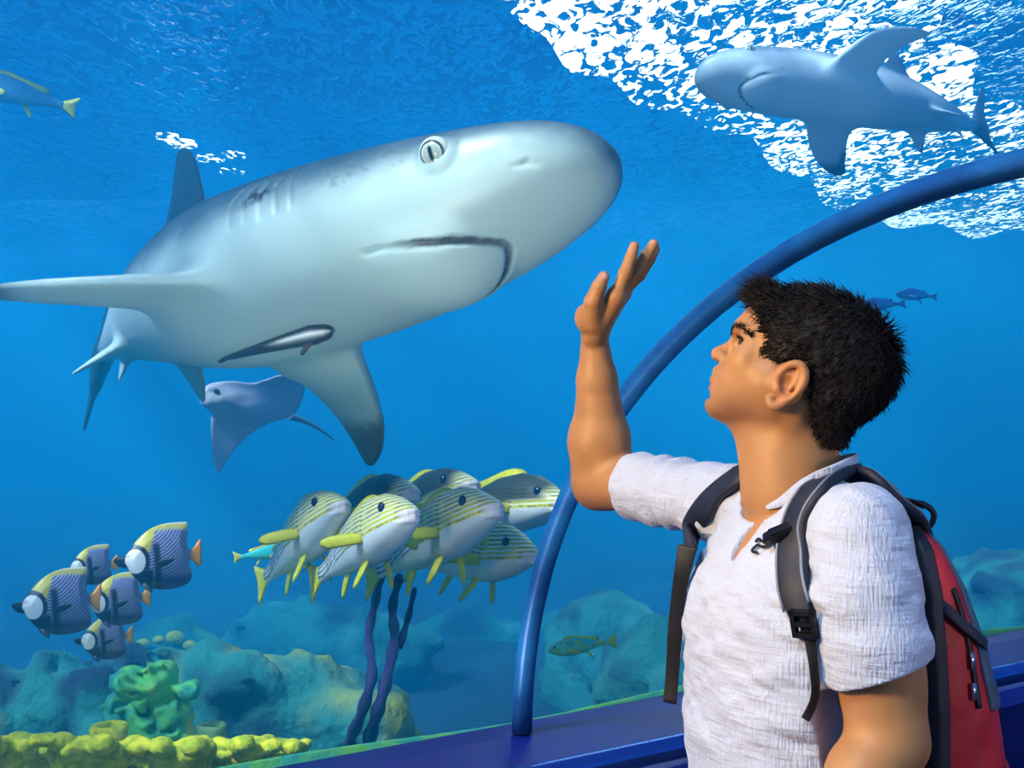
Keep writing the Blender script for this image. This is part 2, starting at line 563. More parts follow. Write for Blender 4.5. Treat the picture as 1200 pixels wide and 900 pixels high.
# -- seabed
m_sand = mat('seabed_sand', srgb(24, 62, 84), rough=0.95, noise=(1.3, .8, srgb(10, 32, 56)), bump=(6, .5, .05))
gx = np.linspace(-26, 44, 150); gy = np.linspace(-14, 34, 110)
X, Y = np.meshgrid(gx, gy, indexing='ij')
p3 = np.stack([X, Y, 0 * X], -1)
Z = BED + .16 * value_noise(p3, .45, 1) + .07 * value_noise(p3, 1.3, 2) - .05
nx_, ny_ = X.shape
V = np.stack([X, Y, Z], -1).reshape(-1, 3)
I = np.arange(nx_ * ny_).reshape(nx_, ny_)
F = np.stack([I[:-1, :-1], I[1:, :-1], I[1:, 1:], I[:-1, 1:]], -1).reshape(-1, 4)
tag(mesh_obj('floor_seabed', V, F, m_sand), 'sandy blue green bottom of the tank', 'seabed', kind='structure')

# -- tank walls, painted blue
m_wall = mat('tank_wall_paint', srgb(10, 90, 160), rough=0.9, noise=(.6, .6, srgb(10, 60, 130)))
def wall(name, c, h, label):
    v, f = box_vf(c, h); tag(mesh_obj(name, v, f, m_wall, smooth=False), label, 'wall', kind='structure')
wall('wall_back', (9, 34.2, 2.4), (35.4, .2, 4.1), 'blue painted far wall of the tank')
wall('wall_left', (-26.2, 10, 2.4), (.2, 24, 4.1), 'blue painted left wall of the tank')
wall('wall_right', (44.2, 10, 2.4), (.2, 24, 4.1), 'blue painted right wall of the tank')
wall('wall_front', (9, -14.2, 2.4), (35.4, .2, 4.1), 'blue painted wall of the tank behind the visitors')

# -- water body: clear blue haze that thickens with distance; it fills the tank but not the tunnel
if WATER:
    m_water = bpy.data.materials.new('tank_water'); m_water.use_nodes = True
    nt = m_water.node_tree; nt.nodes.clear()
    vs = nt.nodes.new('ShaderNodeVolumeScatter'); va = nt.nodes.new('ShaderNodeVolumeAbsorption'); ad = nt.nodes.new('ShaderNodeAddShader')
    vs.inputs['Color'].default_value = (0.012, 0.455, 0.97, 1); vs.inputs['Density'].default_value = 0.085; vs.inputs['Anisotropy'].default_value = 0.0
    va.inputs['Color'].default_value = (0.20, 0.66, 0.965, 1); va.inputs['Density'].default_value = 0.13
    nt.links.new(vs.outputs[0], ad.inputs[0]); nt.links.new(va.outputs[0], ad.inputs[1])
    nt.links.new(ad.outputs[0], nt.nodes.new('ShaderNodeOutputMaterial').inputs['Volume'])
    B = arch(0.052)
    poly = [(-30, BED - .6), (-30, SURF), (36, SURF), (36, BED - .6), (kw + .072, BED - .6), (kw + .072, KERB)] + B + [(NEAR_W - .125, KERB), (NEAR_W - .125, BED - .6)]
    V, F = extrude(poly[::-1], -26, 40)
    wo = tag(mesh_obj('tank_water', V, F, m_water, smooth=False), 'clear blue water filling the tank around the tunnel', 'water', kind='structure')
    bm = bmesh.new(); bm.from_mesh(wo.data); bmesh.ops.triangulate(bm, faces=bm.faces); bmesh.ops.recalc_face_normals(bm, faces=bm.faces); bm.to_mesh(wo.data); bm.free()

# -- rippled water surface
m_surf = bpy.data.materials.new('water_surface'); m_surf.use_nodes = True
nt = m_surf.node_tree; nt.nodes.clear(); N = nt.nodes; L = nt.links
out = N.new('ShaderNodeOutputMaterial')
gl = N.new('ShaderNodeBsdfGlass'); gl.inputs['IOR'].default_value = 1.06; gl.inputs['Roughness'].default_value = 0.0
gl.inputs['Color'].default_value = (0.50, 0.70, 0.90, 1)
tp = N.new('ShaderNodeBsdfTransparent'); tp.inputs[0].default_value = (1, 1, 1, 1); mx = N.new('ShaderNodeMixShader')
co = N.new('ShaderNodeTexCoord'); mp = N.new('ShaderNodeMapping'); mp.inputs['Rotation'].default_value = (0, 0, 0.35); mp.inputs['Scale'].default_value = (1.0, .38, 1)
L.new(co.outputs['Object'], mp.inputs['Vector'])
n1 = N.new('ShaderNodeTexNoise'); n1.inputs['Scale'].default_value = 11.5; n1.inputs['Detail'].default_value = 2.6; n1.inputs['Distortion'].default_value = 1.1
n2 = N.new('ShaderNodeTexNoise'); n2.inputs['Scale'].default_value = 1.1; n2.inputs['Detail'].default_value = 2
L.new(mp.outputs[0], n1.inputs['Vector']); L.new(mp.outputs[0], n2.inputs['Vector'])
# flat facets between the ripples let the daylight straight through, the ripples bend it
sm = N.new('ShaderNodeMath'); sm.operation = 'MULTIPLY_ADD'; sm.inputs[1].default_value = 0.42
L.new(n2.outputs['Fac'], sm.inputs[0]); L.new(n1.outputs['Fac'], sm.inputs[2])
mr = N.new('ShaderNodeMapRange'); mr.inputs[1].default_value = 0.655; mr.inputs[2].default_value = 0.705; mr.inputs[3].default_value = 0.0; mr.inputs[4].default_value = 1.0
L.new(sm.outputs[0], mr.inputs[0]); L.new(mr.outputs[0], mx.inputs[0])
b1 = N.new('ShaderNodeBump'); b1.inputs['Strength'].default_value = 1.0; b1.inputs['Distance'].default_value = 0.05
L.new(sm.outputs[0], b1.inputs['Height']); L.new(b1.outputs[0], gl.inputs['Normal'])
L.new(gl.outputs[0], mx.inputs[2]); L.new(tp.outputs[0], mx.inputs[1]); L.new(mx.outputs[0], out.inputs[0])
gx = np.linspace(-26, 44, 240); gy = np.linspace(-14, 34, 170)
X, Y = np.meshgrid(gx, gy, indexing='ij')
p3 = np.stack([X, Y, 0 * X], -1)
Z = SURF - .02 + .025 * value_noise(p3, .8, 5) + .02 * value_noise(p3, 1.9, 6)
V = np.stack([X, Y, Z], -1).reshape(-1, 3)
I = np.arange(X.size).reshape(X.shape)
F = np.stack([I[:-1, :-1], I[1:, :-1], I[1:, 1:], I[:-1, 1:]], -1).reshape(-1, 4)
tag(mesh_obj('water_surface', V, F, m_surf), 'rippled water surface seen from below with bright glints', 'water surface', kind='structure')

# -- glowing panel added over the tank, cut to the outline of the glints
m_glint_glow = bpy.data.materials.new('glint_glow'); m_glint_glow.use_nodes = True
b = m_glint_glow.node_tree.nodes['Principled BSDF']; b.inputs['Base Color'].default_value = (1, 1, 1, 1)
b.inputs['Emission Color'].default_value = (1, .94, .72, 1); b.inputs['Emission Strength'].default_value = 4
LZ = 4.75
sk = smooth_poly(GLINT_OUTLINE, 4)
base = np.array([P(u, v, (LZ - CAM_H) * FPX / (450 - v)) for u, v in sk]); n = len(base)
V = np.concatenate([base, base + [0, 0, .06]])
F = [[i, (i + 1) % n, n + (i + 1) % n, n + i] for i in range(n)] + [list(range(n))[::-1], [n + i for i in range(n)]]
tag(mesh_obj('window_3', V, F, m_glint_glow, smooth=False), 'glowing panel added over the tank to show as glints through the ripples', 'glint panel', kind='structure')
m_house = mat('fill_spot_housing', (.03, .03, .035), rough=.4)  # housing made up to go with the added fill spot, out of view
ul = empty('added_uplight', (-1.0, 1.35, 0), 'black housing of the added fill spot before the kerb', 'fill light')
V, F = tube([(-1.0, 1.35, 0), (-1.0, 1.35, .16)], .05, seg=16); mesh_obj('base', V, F, m_house, ul)
V, F = tube([(-1.005, 1.25, .17), (-1.0, 1.30, .24), (-.997, 1.335, .29)], [.07, .085, .10], seg=20, cap=False); mesh_obj('fill_spot_head', V, F, m_house, ul)
# small glowing discs added over the tank to make glints above the shark's back
for k_, (u, v, R, w_) in enumerate([(196, 163, .14, 'small'), (211, 171, .22, 'widest'), (247, 188, .20, 'middle-sized'), (274, 184, .16, 'lone'), (272, 203, .18, 'low')]):
    c = P(u, v, (LZ - CAM_H) * FPX / (450 - v)); ang = np.arange(24) / 24 * 2 * math.pi
    V = np.concatenate([[c + [R * math.cos(a), R * math.sin(a), z] for a in ang] for z in (0, .06)])
    F = [[i, (i + 1) % 24, (i + 1) % 24 + 24, i + 24] for i in range(24)] + [list(range(24))[::-1], list(range(24, 48))]
    tag(mesh_obj('window_%d' % (4 + k_), V, F, m_glint_glow, smooth=False), w_ + ' round glowing disc added to make a glint above the shark fin', 'glint panel', kind='structure')
# ================================================================== sharks
# straight shark in its own frame, unit length: s backwards from the nose, r to its right, u up; then bent along a spine
SX = [0, .004, .012, .03, .06, .10, .15, .20, .28, .38, .50, .60, .70, .80, .86, .90, .97]
SWID = [.002, .018, .030, .044, .056, .064, .069, .071, .071, .068, .058, .044, .029, .016, .011, .008, .003]
SHUP = [.002, .008, .014, .022, .030, .038, .047, .055, .063, .068, .058, .046, .032, .019, .014, .012, .006]
SHDN = [.002, .012, .019, .028, .037, .047, .056, .062, .066, .066, .056, .044, .031, .018, .014, .012, .006]
def _dense(y):
    c = smooth_poly(np.stack([np.sqrt(SX0), y], 1), 14, closed=False); return c[:, 0] ** 2, np.maximum(c[:, 1], .0015)
SX0 = list(SX)
SX, SWID = _dense(SWID); _a, SHUP = _dense(SHUP); _a, SHDN = _dense(SHDN)
def s_wid(s): return np.interp(s, SX, SWID)
def s_bot(s, r):
    w = s_wid(s); return -np.interp(s, SX, SHDN) * np.sqrt(np.maximum(1 - (r / w) ** 2, 0))
def shark_body(p):
    s, r, u = p[..., 0], p[..., 1], p[..., 2]
    w = np.interp(s, SX, SWID); hu = np.interp(s, SX, SHUP); hd = np.interp(s, SX, SHDN)
    h = np.where(u > 0, hu, hd)
    k = (np.abs(r / w) ** 2.15 + np.abs(u / h) ** 2.15) ** (1 / 2.15)
    d = (k - 1) * np.minimum(w, h)
    return np.maximum(d, np.maximum(-s, s - .97)).astype(np.float32)
PECT = smooth_poly([(-.03, .0), (.01, .0), (.06, .008), (.115, .030), (.152, .064), (.172, .098), (.165, .107), (.13, .094), (.09, .085), (.055, .086), (.035, .095), (.018, .108), (.0, .100), (-.03, .09)], 3)
DORS = smooth_poly([(-.03, .0), (.0, .0), (.05, .028), (.085, .056), (.102, .080), (.104, .092), (.09, .092), (.055, .086), (.025, .092), (.008, .115), (.0, .118), (-.03, .10)], 3)
PELV = smooth_poly([(-.015, 0), (.02, .008), (.05, .03), (.064, .05), (.04, .056), (.015, .062), (-.015, .06)], 3)
CAUU = smooth_poly([(-.02, -.02), (.03, .0), (.10, .045), (.17, .10), (.215, .145), (.21, .155), (.16, .125), (.10, .09), (.05, .075), (.0, .06), (-.02, .05)], 3)
CAUL = smooth_poly([(-.02, -.01), (.03, .01), (.08, .045), (.105, .07), (.10, .078), (.06, .062), (.02, .055), (-.02, .05)], 3)
def build_shark_mesh(h, e_right, e_left, cupr=0.0, cupl=0.0, ps=1.0, wide=None):
    f = Field([-.02, -.20 * ps - .03, -.17], [1.13, .20 * ps + .03, .20], h)
    f.op(shark_body, [0, -.075, -.075], [.97, .075, .08], margin=.012)
    f.ell((.136, 0, -.034), (.054, .047, .029), k=.008)                             # lower jaw
    f.plate((.275, .052, -.034), e_right, (0, 0, 0) + np.array([1, 0, 0]), PECT * ps, .0115, .0035, .19, k=.022, cup=cupr)
    f.plate((.262, -.050, -.034), e_left, np.array([1, 0, 0]) if wide is None else wide, PECT * ([.86 * ps, ps] if wide is None else [.70, 1.20]), .0115, .0035, .19, k=.022, cup=cupl)
    f.plate((.475, 0, .042), (.06, 0, 1), (1, 0, -.06), DORS * [1.42, 1.75], .009, .003, .10, k=.02)
    f.plate((.70, 0, .026), (.3, 0, 1), (1, 0, -.3), PELV * .55, .005, .002, .04, k=.008)
    f.plate((.69, 0, -.024), (.3, 0, -1), (1, 0, .3), PELV * .6, .005, .002, .04, k=.008)
    for sg in (1, -1): f.plate((.545, .032 * sg, -.040), (.35, .70 * sg, -.7), (1, 0, 0), PELV, .006, .0025, .06, k=.012)
    f.plate((.875, 0, .004), (.55, 0, 1), (1, 0, -.55), CAUU, .008, .003, .2, k=.012)
    f.plate((.875, 0, -.006), (.35, 0, -1), (1, 0, .35), CAUL, .007, .003, .1, k=.012)
    # mouth: a long crescent under the head
    xx = np.linspace(-1, 1, 41)
    rr = np.sign(xx) * .043 * (1 - (1 - np.abs(xx)) ** 2.3)
    ss = .080 + .082 * np.abs(xx) ** 1.35
    mouth = np.stack([ss, rr, [f.bottom(a, b) for a, b in zip(ss, rr)]], 1)
    f.chain(mouth, [.0012 + .0013 * (1 - abs(x)) for x in xx], k=.005, kin=.002, sub=True)
    for sg in (1, -1):
        nz = [(.042, .040 * sg), (.047, .0435 * sg), (.054, .0455 * sg)]
        f.chain([np.array([a, b, f.bottom(a, b)]) for a, b in nz], [.0012, .0015, .0010], k=.0012, sub=True)
        for i in range(5):
            s0 = .205 + .013 * i
            g = [np.array([s0 + .006 * (1 - abs(t)), sg * s_wid(s0) * math.cos(t * .40 + .22) * 1.000, .062 * math.sin(t * .40 + .22)]) for t in np.linspace(-1, 1, 9)]
            f.chain(g, [.0017] * 9, k=.0015, kin=.0005, sub=True)
        f.ell((.097, sg * .0606, -.0030), (.0135, .0055, .0128), k=.004)              # rim of the eye
    v, q = f.mesh(); v = relax(v, q, 1, .4)
    md = np.min([d_cone(v, mouth[i], mouth[i + 1], .001, .001) for i in range(len(mouth) - 1)], axis=0)
    return v, q, md
class Spine:
    def __init__(self, pts, ups, L):
        c = smooth_poly(pts, 12, closed=False); d = np.r_[0, np.cumsum(np.linalg.norm(np.diff(c, axis=0), axis=1))]
        self.L = L; self.len = d[-1]
        self.s = np.linspace(-.03, 1.2, 300) * L
        self.c = np.stack([np.interp(self.s, d, c[:, k]) for k in range(3)], 1)
        t0 = (c[1] - c[0]) / np.linalg.norm(c[1] - c[0]); t1 = (c[-1] - c[-3]) / np.linalg.norm(c[-1] - c[-3])
        lo = self.s < 0; self.c[lo] = c[0] + self.s[lo][:, None] * t0
        hi = self.s > d[-1]; self.c[hi] = c[-1] + (self.s[hi] - d[-1])[:, None] * t1
        for _ in range(6): self.c[1:-1] = (self.c[:-2] + self.c[1:-1] * 2 + self.c[2:]) / 4
        T = np.gradient(self.c, axis=0); T /= np.linalg.norm(T, axis=1)[:, None]
        us = np.linspace(0, 1, len(ups)); ups = np.asarray(ups, float)
        U = np.stack([np.interp(self.s / L, us, ups[:, k]) for k in range(3)], 1)
        U -= T * (U * T).sum(1)[:, None]; U /= np.linalg.norm(U, axis=1)[:, None]
        self.T, self.U, self.R = T, U, np.cross(-T, U)
    def map(self, v):
        s = v[:, 0] * self.L
        g = lambda A: np.stack([np.interp(s, self.s, A[:, k]) for k in range(3)], 1)
        return g(self.c) + v[:, 1:2] * self.L * g(self.R) + v[:, 2:3] * self.L * g(self.U)
m_shark = mat('shark_skin', rough=0.42, spec=0.4, attr=True, bump=(160, .10, .003))
m_seye = mat('shark_eye', rough=0.15, attr=True, spec=.7)

def shark_colors(v, md, dark, mid, pale, tipdark, left=None):
    s, r, u = v[:, 0], v[:, 1], v[:, 2]
    n = value_noise(v, 60, 2) * .5 + value_noise(v, 160, 3) * .3
    hu = np.interp(s, SX, SHUP)
    lvl = -.008 + .006 * sstep(0, .06, s) + .006 * sstep(.15, .25, s)
    t = sstep(lvl - .020, lvl + .016, u + n * .006)
    c = mixc(np.repeat(np.array([pale]), len(v), 0), mid, t)
    c = mixc(c, dark, sstep(lvl + .008, lvl + .045, u + n * .006))
    # freckles along the head
    fr = (value_noise(v, 330, 8) > .55) & (s > .05) & (s < .18) & (u > -.006) & (u < .03)
    c[fr] *= .72
    # dusky ends of the pectoral fins
    rt = np.abs(r)
    c = mixc(c, tipdark, .9 * sstep(.150, .185, np.clip(r, 0, 1) + .25 * np.clip(s - .36, 0, 1) + n * .006))
    trail = sstep(.375, .40, s - .42 * (rt - .075) + n * .004) * sstep(.10, .13, r) * (s < .6)
    c = mixc(c, tipdark, .75 * trail)
    if left is not None:
        o_, a1, a2 = left; a1 = a1 / np.linalg.norm(a1); a2 = a2 - a1 * (a1 @ a2); a2 /= np.linalg.norm(a2)
        fx = (v - o_) @ a1; fy = (v - o_) @ a2; on = (r < -.055) & (s < .5) & (np.abs((v - o_) @ np.cross(a1, a2)) < .02)
        c = mixc(c, tipdark, .92 * on * sstep(.064, .092, fx + .35 * np.clip(fy - .055, 0, 1) + n * .012))
        c = mixc(c, (.14, .25, .26), .7 * on * sstep(.01, .05, fx) * (1 - sstep(.06, .09, fx)))
    dfin = (u > .075) & (s < .6); c[dfin] = np.asarray(dark) * 1.0
    c = mixc(c, dark, sstep(.80, .86, s))
    c = mixc(c, (.02, .018, .012), .92 * sstep(.0026, .0012, md) * sstep(.150, .118, s))
    return c

# ---- the large shark
LS_ = 4.2
sv, sq, smd = build_shark_mesh(.0019, (.30, .86, -.27), (-.08, -.72, -.46), cupr=-.12, wide=np.array([1, .25, .1]))
spA = Spine([P(727, 187, 3.5), P(640, 212, 3.56), P(540, 247, 3.68), P(440, 281, 3.82), P(345, 311, 4.02), P(272, 335, 4.36), P(208, 358, 4.9), P(158, 385, 5.5), P(124, 412, 6.15), P(112, 436, 6.8), P(116, 452, 7.4)],
            [(-.1, .53, .84), (-.05, .53, .84), (0, .44, .88), (.05, .3, .95), (.1, .3, .95)], LS_)
wv = spA.map(sv)
shark = empty('reef_shark', wv.mean(0), 'large grey reef shark with white belly swimming past the raised hand', 'shark')
cA = shark_colors(sv, smd, (.016, .034, .048), (.065, .11, .14), (.40, .52, .51), (.045, .030, .022), left=(np.array([.262, -.050, -.034]), np.array([-.08, -.72, -.46]), np.array([1, .25, .1])))
# scarred gill on the right side
scar = np.exp(-(((sv - [.240, .070, .010]) / [.014, .02, .006]) ** 2).sum(1)) * (value_noise(sv, 260, 5) > -.15)
cA = mixc(cA, (.012, .012, .012), np.clip(scar * 1.3, 0, .95))
mesh_obj('body', wv, sq, m_shark, shark, colors=cA)
def shark_eye(sp, sg, root, rad=.0112):
    c = np.array([[.097, sg * .0624, -.0030]]); e = np.array([[.096, sg * .0715, -.0095]])
    c, e = sp.map(c)[0], sp.map(e)[0]; n = (e - c) / np.linalg.norm(e - c)
    T = sp.T[25]; R = rot_from(n, np.cross(n, T)); Rr = rad * sp.L
    V, F = ball_vf(np.zeros(3), (Rr * .72, Rr, Rr), 72, 54)
    y, z = V[:, 1] / Rr, V[:, 2] / Rr; rr = np.sqrt(y * y + z * z)
    cc = np.repeat(np.array([[.50, .56, .50]]), len(V), 0)
    cc = mixc(cc, (.30, .34, .28), sstep(.60, .50, rr)); cc = mixc(cc, (.02, .02, .02), sstep(.60, .66, rr) * sstep(.80, .74, rr))
    slit = np.sqrt((y / .15) ** 2 + (z / .45) ** 2); cc = mixc(cc, (.005, .005, .005), sstep(1.1, .9, slit))
    mesh_obj('eye', V @ R.T + c, F, m_seye, root, colors=cc)
shark_eye(spA, 1, shark); shark_eye(spA, -1, shark)

# ---- the second shark, seen from below under the lamps
sv2, sq2, smd2 = build_shark_mesh(.0045, (.42, .9, .06), (.30, -.9, .06), ps=1.22)
spB = Spine([P(815, 86, 5.6), P(880, 92, 5.7), P(960, 102, 5.85), P(1040, 118, 6.0), P(1110, 138, 6.3), P(1160, 152, 6.8), P(1195, 152, 7.4)],
            [(-.1, .75, .65), (-.1, .75, .65), (0, .7, .7), (0, .6, .8), (0, .5, .85)], 2.2)
wv2 = spB.map(sv2)
shark2 = empty('reef_shark', wv2.mean(0), 'bluish grey shark passing overhead below the bright lamp glints', 'shark')
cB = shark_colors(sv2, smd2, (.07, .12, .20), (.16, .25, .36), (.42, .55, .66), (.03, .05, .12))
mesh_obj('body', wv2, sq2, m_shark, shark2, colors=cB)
shark_eye(spB, 1, shark2); shark_eye(spB, -1, shark2)
# ================================================================== the man
MO = P(940, 430, 1.6)
_r = np.array([(940 - 600) / FPX, 1.0, 0]); _r /= np.linalg.norm(_r)
MEY = _r; MEX = np.array([_r[1], -_r[0], 0]); MEZ = np.array([0, 0, 1.0])
MS = 1 / 940.0                                    # metres per modelling unit (about a millimetre)
def M(u, v, y=0.0):
    """modelling point at depth y behind the plane of the head, on the ray through u, v"""
    ray = np.array([(u - 600) / FPX, 1.0, (450 - v) / FPX]); C = np.array([0, 0, CAM_H])
    t = (y * MS - (C - MO) @ MEY) / (ray @ MEY)
    q = C + ray * t - MO
    return np.array([q @ MEX, q @ MEY, q @ MEZ]) / MS
def H(u, v, y=0.0): return M(u, v, 0) + np.array([0, y, 0])   # head: mirror-symmetric about its own middle plane
def to_world(v): return MO + (v[:, :1] * MEX + v[:, 1:2] * MEY + v[:, 2:3] * MEZ) * MS
HF = np.array([-0.84, 0, 0.54]); HU = np.array([0.54, 0, 0.84])   # where the face looks, and the head's own up
HR = rot_from(HF, HU)

m_skin = mat('skin', rough=0.48, spec=0.35, attr=True, sss=(0.12, (1.0, 0.35, 0.15), 0.006), bump=(300, .12, .0006))
m_eye = mat('eye', rough=0.1, attr=True, spec=0.7)
m_hair = mat('hair', srgb(15, 14, 20), rough=0.6, spec=0.22, noise=(60, .5, srgb(32, 25, 26)))

SKIN = np.array([0.43, 0.205, 0.08])
man_root = empty('person', (to_world(np.array([[-5, 20, 0]]))[0] * [1, 1, 0]),
                 'man in white short-sleeved tunic and red backpack raising his right hand towards the shark', 'person')

TF = np.array([-.877, -.48, 0]); TL = np.array([.48, -.877, 0]); TC = M(930, 700, 0) * [1, 1, 0]
zs = [M(0, b, 0)[2] for b in (1040, 1000, 900, 800, 720, 650, 600, 570, 548)]
af = [108, 110, 110, 112, 113, 104, 78, 52, 30]; al = [160, 158, 150, 152, 160, 160, 135, 90, 50]
cf = [0, 0, 0, 2, 4, 2, -6, -12, -14]
def torso(p, grow=0.0):
    z = p[..., 2]; A = np.interp(z, zs, af) + grow; B = np.interp(z, zs, al) + grow; c = np.interp(z, zs, cf)
    qx = (p - TC.astype(np.float32)); x = qx @ TF.astype(np.float32) - c; y = qx @ TL.astype(np.float32)
    k = np.sqrt((np.abs(x) / A) ** 2.3 + (np.abs(y) / B) ** 2.3)
    d = (k ** (2 / 2.3) - 1) * np.minimum(A, B) * .9
    return np.maximum(d, np.maximum(zs[0] - z, z - zs[-1]))

# ---- head, neck and upper chest
fl = Field(H(800, 700, 0) + [0, -120, 0], H(1055, 335, 0) + [0, 120, 0], 1.5)
fl.ell(H(955, 420), (82, 70, 66), HR)
fl.ell(H(903, 394), (42, 58, 46), HR, k=22)                                   # forehead
for sgn in (-1, 1):
    fl.cone(H(900, 425, 30 * sgn), H(878, 420, 36 * sgn), 34, 20, k=18)       # cheekbone
    fl.cone(H(908, 470, 46 * sgn), H(850, 474, 14 * sgn), 17, 15, k=20)       # jaw
    fl.cone(H(905, 445, 52 * sgn), H(910, 472, 46 * sgn), 18, 15, k=16)       # jaw angle
    fl.cone(H(868, 445, 18 * sgn), H(880, 430, 34 * sgn), 22, 24, k=16)       # cheek
for sgn in (-1, 1): fl.cone(H(900, 452, 40 * sgn), H(872, 456, 24 * sgn), 27, 24, k=16)    # side of the face
fl.ell(H(870, 450), (33, 32, 40), HR, k=18)                                   # muzzle
fl.ell(H(840, 477), (13.5, 17, 12), HR, k=12)                                 # chin
fl.cone(H(873, 388, -24), H(873, 388, 24), 12, 12, k=12)                      # brow
for sgn in (-1, 1): fl.cone(H(872, 388, 8 * sgn), H(884, 388, 46 * sgn), 9, 8, k=10)
for sgn in (-1, 1):
    fl.ell(H(866, 403, 33 * sgn), (13, 14, 10), HR, k=9, sub=True)            # eye sockets
    fl.ell(H(880, 404, 33 * sgn), (14.6, 15, 14.2), HR, k=3)                  # lids over the eyeball
    fl.ell(H(867.5, 402, 34 * sgn), (7.5, 11, 3.6), HR, k=1.5, sub=True)      # opening between the lids
fl.cone(H(868, 398), H(844, 413), 6.0, 7.0, k=7)                              # nose bridge
fl.ell(H(841.5, 415.5), (8.2, 9.5, 8), HR, k=5)                               # nose tip
for sgn in (-1, 1):
    fl.ell(H(849, 420.5, 10.5 * sgn), (9, 5.8, 6.5), HR, k=4)                 # nostril wings
    fl.ell(H(843.5, 425, 6.0 * sgn), (5.0, 3.6, 3.2), HR, k=1.5, sub=True)    # nostrils
fl.cone(H(843, 436, -10), H(843, 436, 10), 7.5, 7.5, k=6)
fl.cone(H(837.5, 445.5, -8), H(837.5, 445.5, 8), 5.4, 5.4, k=2.5)             # upper lip
for sgn in (-1, 1): fl.cone(H(839.5, 445.5, 8 * sgn), H(852, 451, 23 * sgn), 5.2, 2.6, k=3)
fl.cone(H(837, 455, -7), H(837, 455, 7), 6.0, 6.0, k=2.0)             # lower lip
for sgn in (-1, 1): fl.cone(H(838.5, 454.5, 7 * sgn), H(852, 452.5, 21 * sgn), 5.6, 2.6, k=3)
fl.cone(H(831, 450.3, -9), H(831, 450.3, 9), 1.7, 1.7, k=1.5, sub=True)
for sgn in (-1, 1): fl.cone(H(831, 450.3, 9 * sgn), H(849, 452, 25 * sgn), 1.6, 1.1, k=1.5, sub=True)
fl.cone(H(832.5, 465, -10), H(832.5, 465, 10), 2.2, 2.2, k=6, sub=True)       # crease over the chin
# ears
for sgn in (-1, 1):
    base = [H(a, b, 68 * sgn) for a, b in ((912, 450), (926, 450), (918, 462))]
    fl.chain(base, [10, 13, 9], k=6)
    fl.ell(H(925, 449, 74 * sgn), (17, 7, 24), rot_from((-.85, 0, -.1), (.5, 0, .86)), k=4)
    rim = smooth_poly([H(912, 450, 72 * sgn), H(914, 440, 77 * sgn), H(922, 431, 80 * sgn), H(932, 427.5, 82 * sgn), H(940, 430, 83 * sgn), H(943.5, 439, 84 * sgn),
                       H(941, 450, 83 * sgn), H(934, 459, 81 * sgn), H(925, 466, 79 * sgn), H(915, 473, 76 * sgn), H(907, 474, 74 * sgn), H(904, 468, 72 * sgn)], 3, closed=False)
    fl.chain(rim, np.linspace(3.6, 5.2, len(rim)), k=2.2)
    fl.ell(H(923, 452, 83 * sgn), (10, 8.5, 12), rot_from((-.85, 0, -.1), (.5, 0, .86)), k=3, sub=True)     # bowl of the ear
    fl.chain([H(936, 436, 81 * sgn), H(934, 447, 81 * sgn), H(926, 456, 80 * sgn)], [2.8, 3.4, 3.0], k=3)    # inner ridge
    fl.ell(H(912, 456, 75 * sgn), (5, 5, 6), k=3)                              # small flap in front
# neck, throat, chest
fl.cone(H(928, 470), H(926, 575), 52, 58, k=20)
fl.cone(H(880, 490), H(905, 545), 24, 30, k=22)
for sgn in (-1, 1): fl.cone(H(938, 470, 50 * sgn), H(892, 580, 16 * sgn), 14, 13, k=10)      # neck muscle

fl.op(lambda p: np.maximum(torso(p, -9), (zs[4] + 30) - p[..., 2]), [-150, -130, zs[4] + 20], [150, 130, zs[-1]], k=16)
v, q = fl.mesh(); v = relax(v, q, 1, .4)
hv = v.copy()
# colours of the skin: lips, stubble with jaw shade painted in, redder ear and nose
def near(c, r):
    return np.exp(-(((v - c) / r) ** 2).sum(1))
col = np.repeat(SKIN[None], len(v), 0)
col = col * (1 + .10 * value_noise(v, .05, 3)[:, None])
lipm = np.clip(near(H(836, 446), np.array([9, 14, 5])) + near(H(836, 454), np.array([9, 13, 5])), 0, 1)
col = mixc(col, (0.40, 0.13, 0.095), .75 * lipm)
beard_shade = np.clip(near(H(846, 480), np.array([26, 60, 18])) + .8 * near(H(880, 480), np.array([40, 70, 20])) + .5 * near(H(846, 438), np.array([12, 18, 5])) + .7 * near(H(905, 455), np.array([14, 75, 26])), 0, 1) * (1 - lipm)
col = mixc(col, (0.20, 0.10, 0.05), .6 * beard_shade)  # stubble, deepened to paint in the shade under the jaw
earm = np.clip(near(H(925, 450, -82), np.array([26, 14, 30])) + near(H(925, 450, 82), np.array([26, 14, 30])), 0, 1)
col = mixc(col, (0.56, 0.22, 0.10), .5 * earm)
col = mixc(col, (0.52, 0.22, 0.11), .5 * near(H(840, 415), np.array([12, 16, 12])))
for sgn in (-1, 1):
    brow = smooth_poly([H(864, 389, 14 * sgn), H(864, 384, 26 * sgn), H(876, 386, 44 * sgn), H(884, 393, 52 * sgn)], 4, closed=False)
    bd = np.min([d_cone(v, brow[i], brow[i + 1], 4, 4) for i in range(len(brow) - 1)], axis=0)
    col = mixc(col, (0.03, 0.016, 0.01), .92 * sstep(3.0, -1.5, bd))
    lid = d_ell(v, H(867.5, 402, 34 * sgn), (7.5, 11, 3.6), HR)
    col = mixc(col, (0.035, 0.02, 0.015), .9 * sstep(3.0, .6, lid))
parts = [(v, q)]; cols = [col]

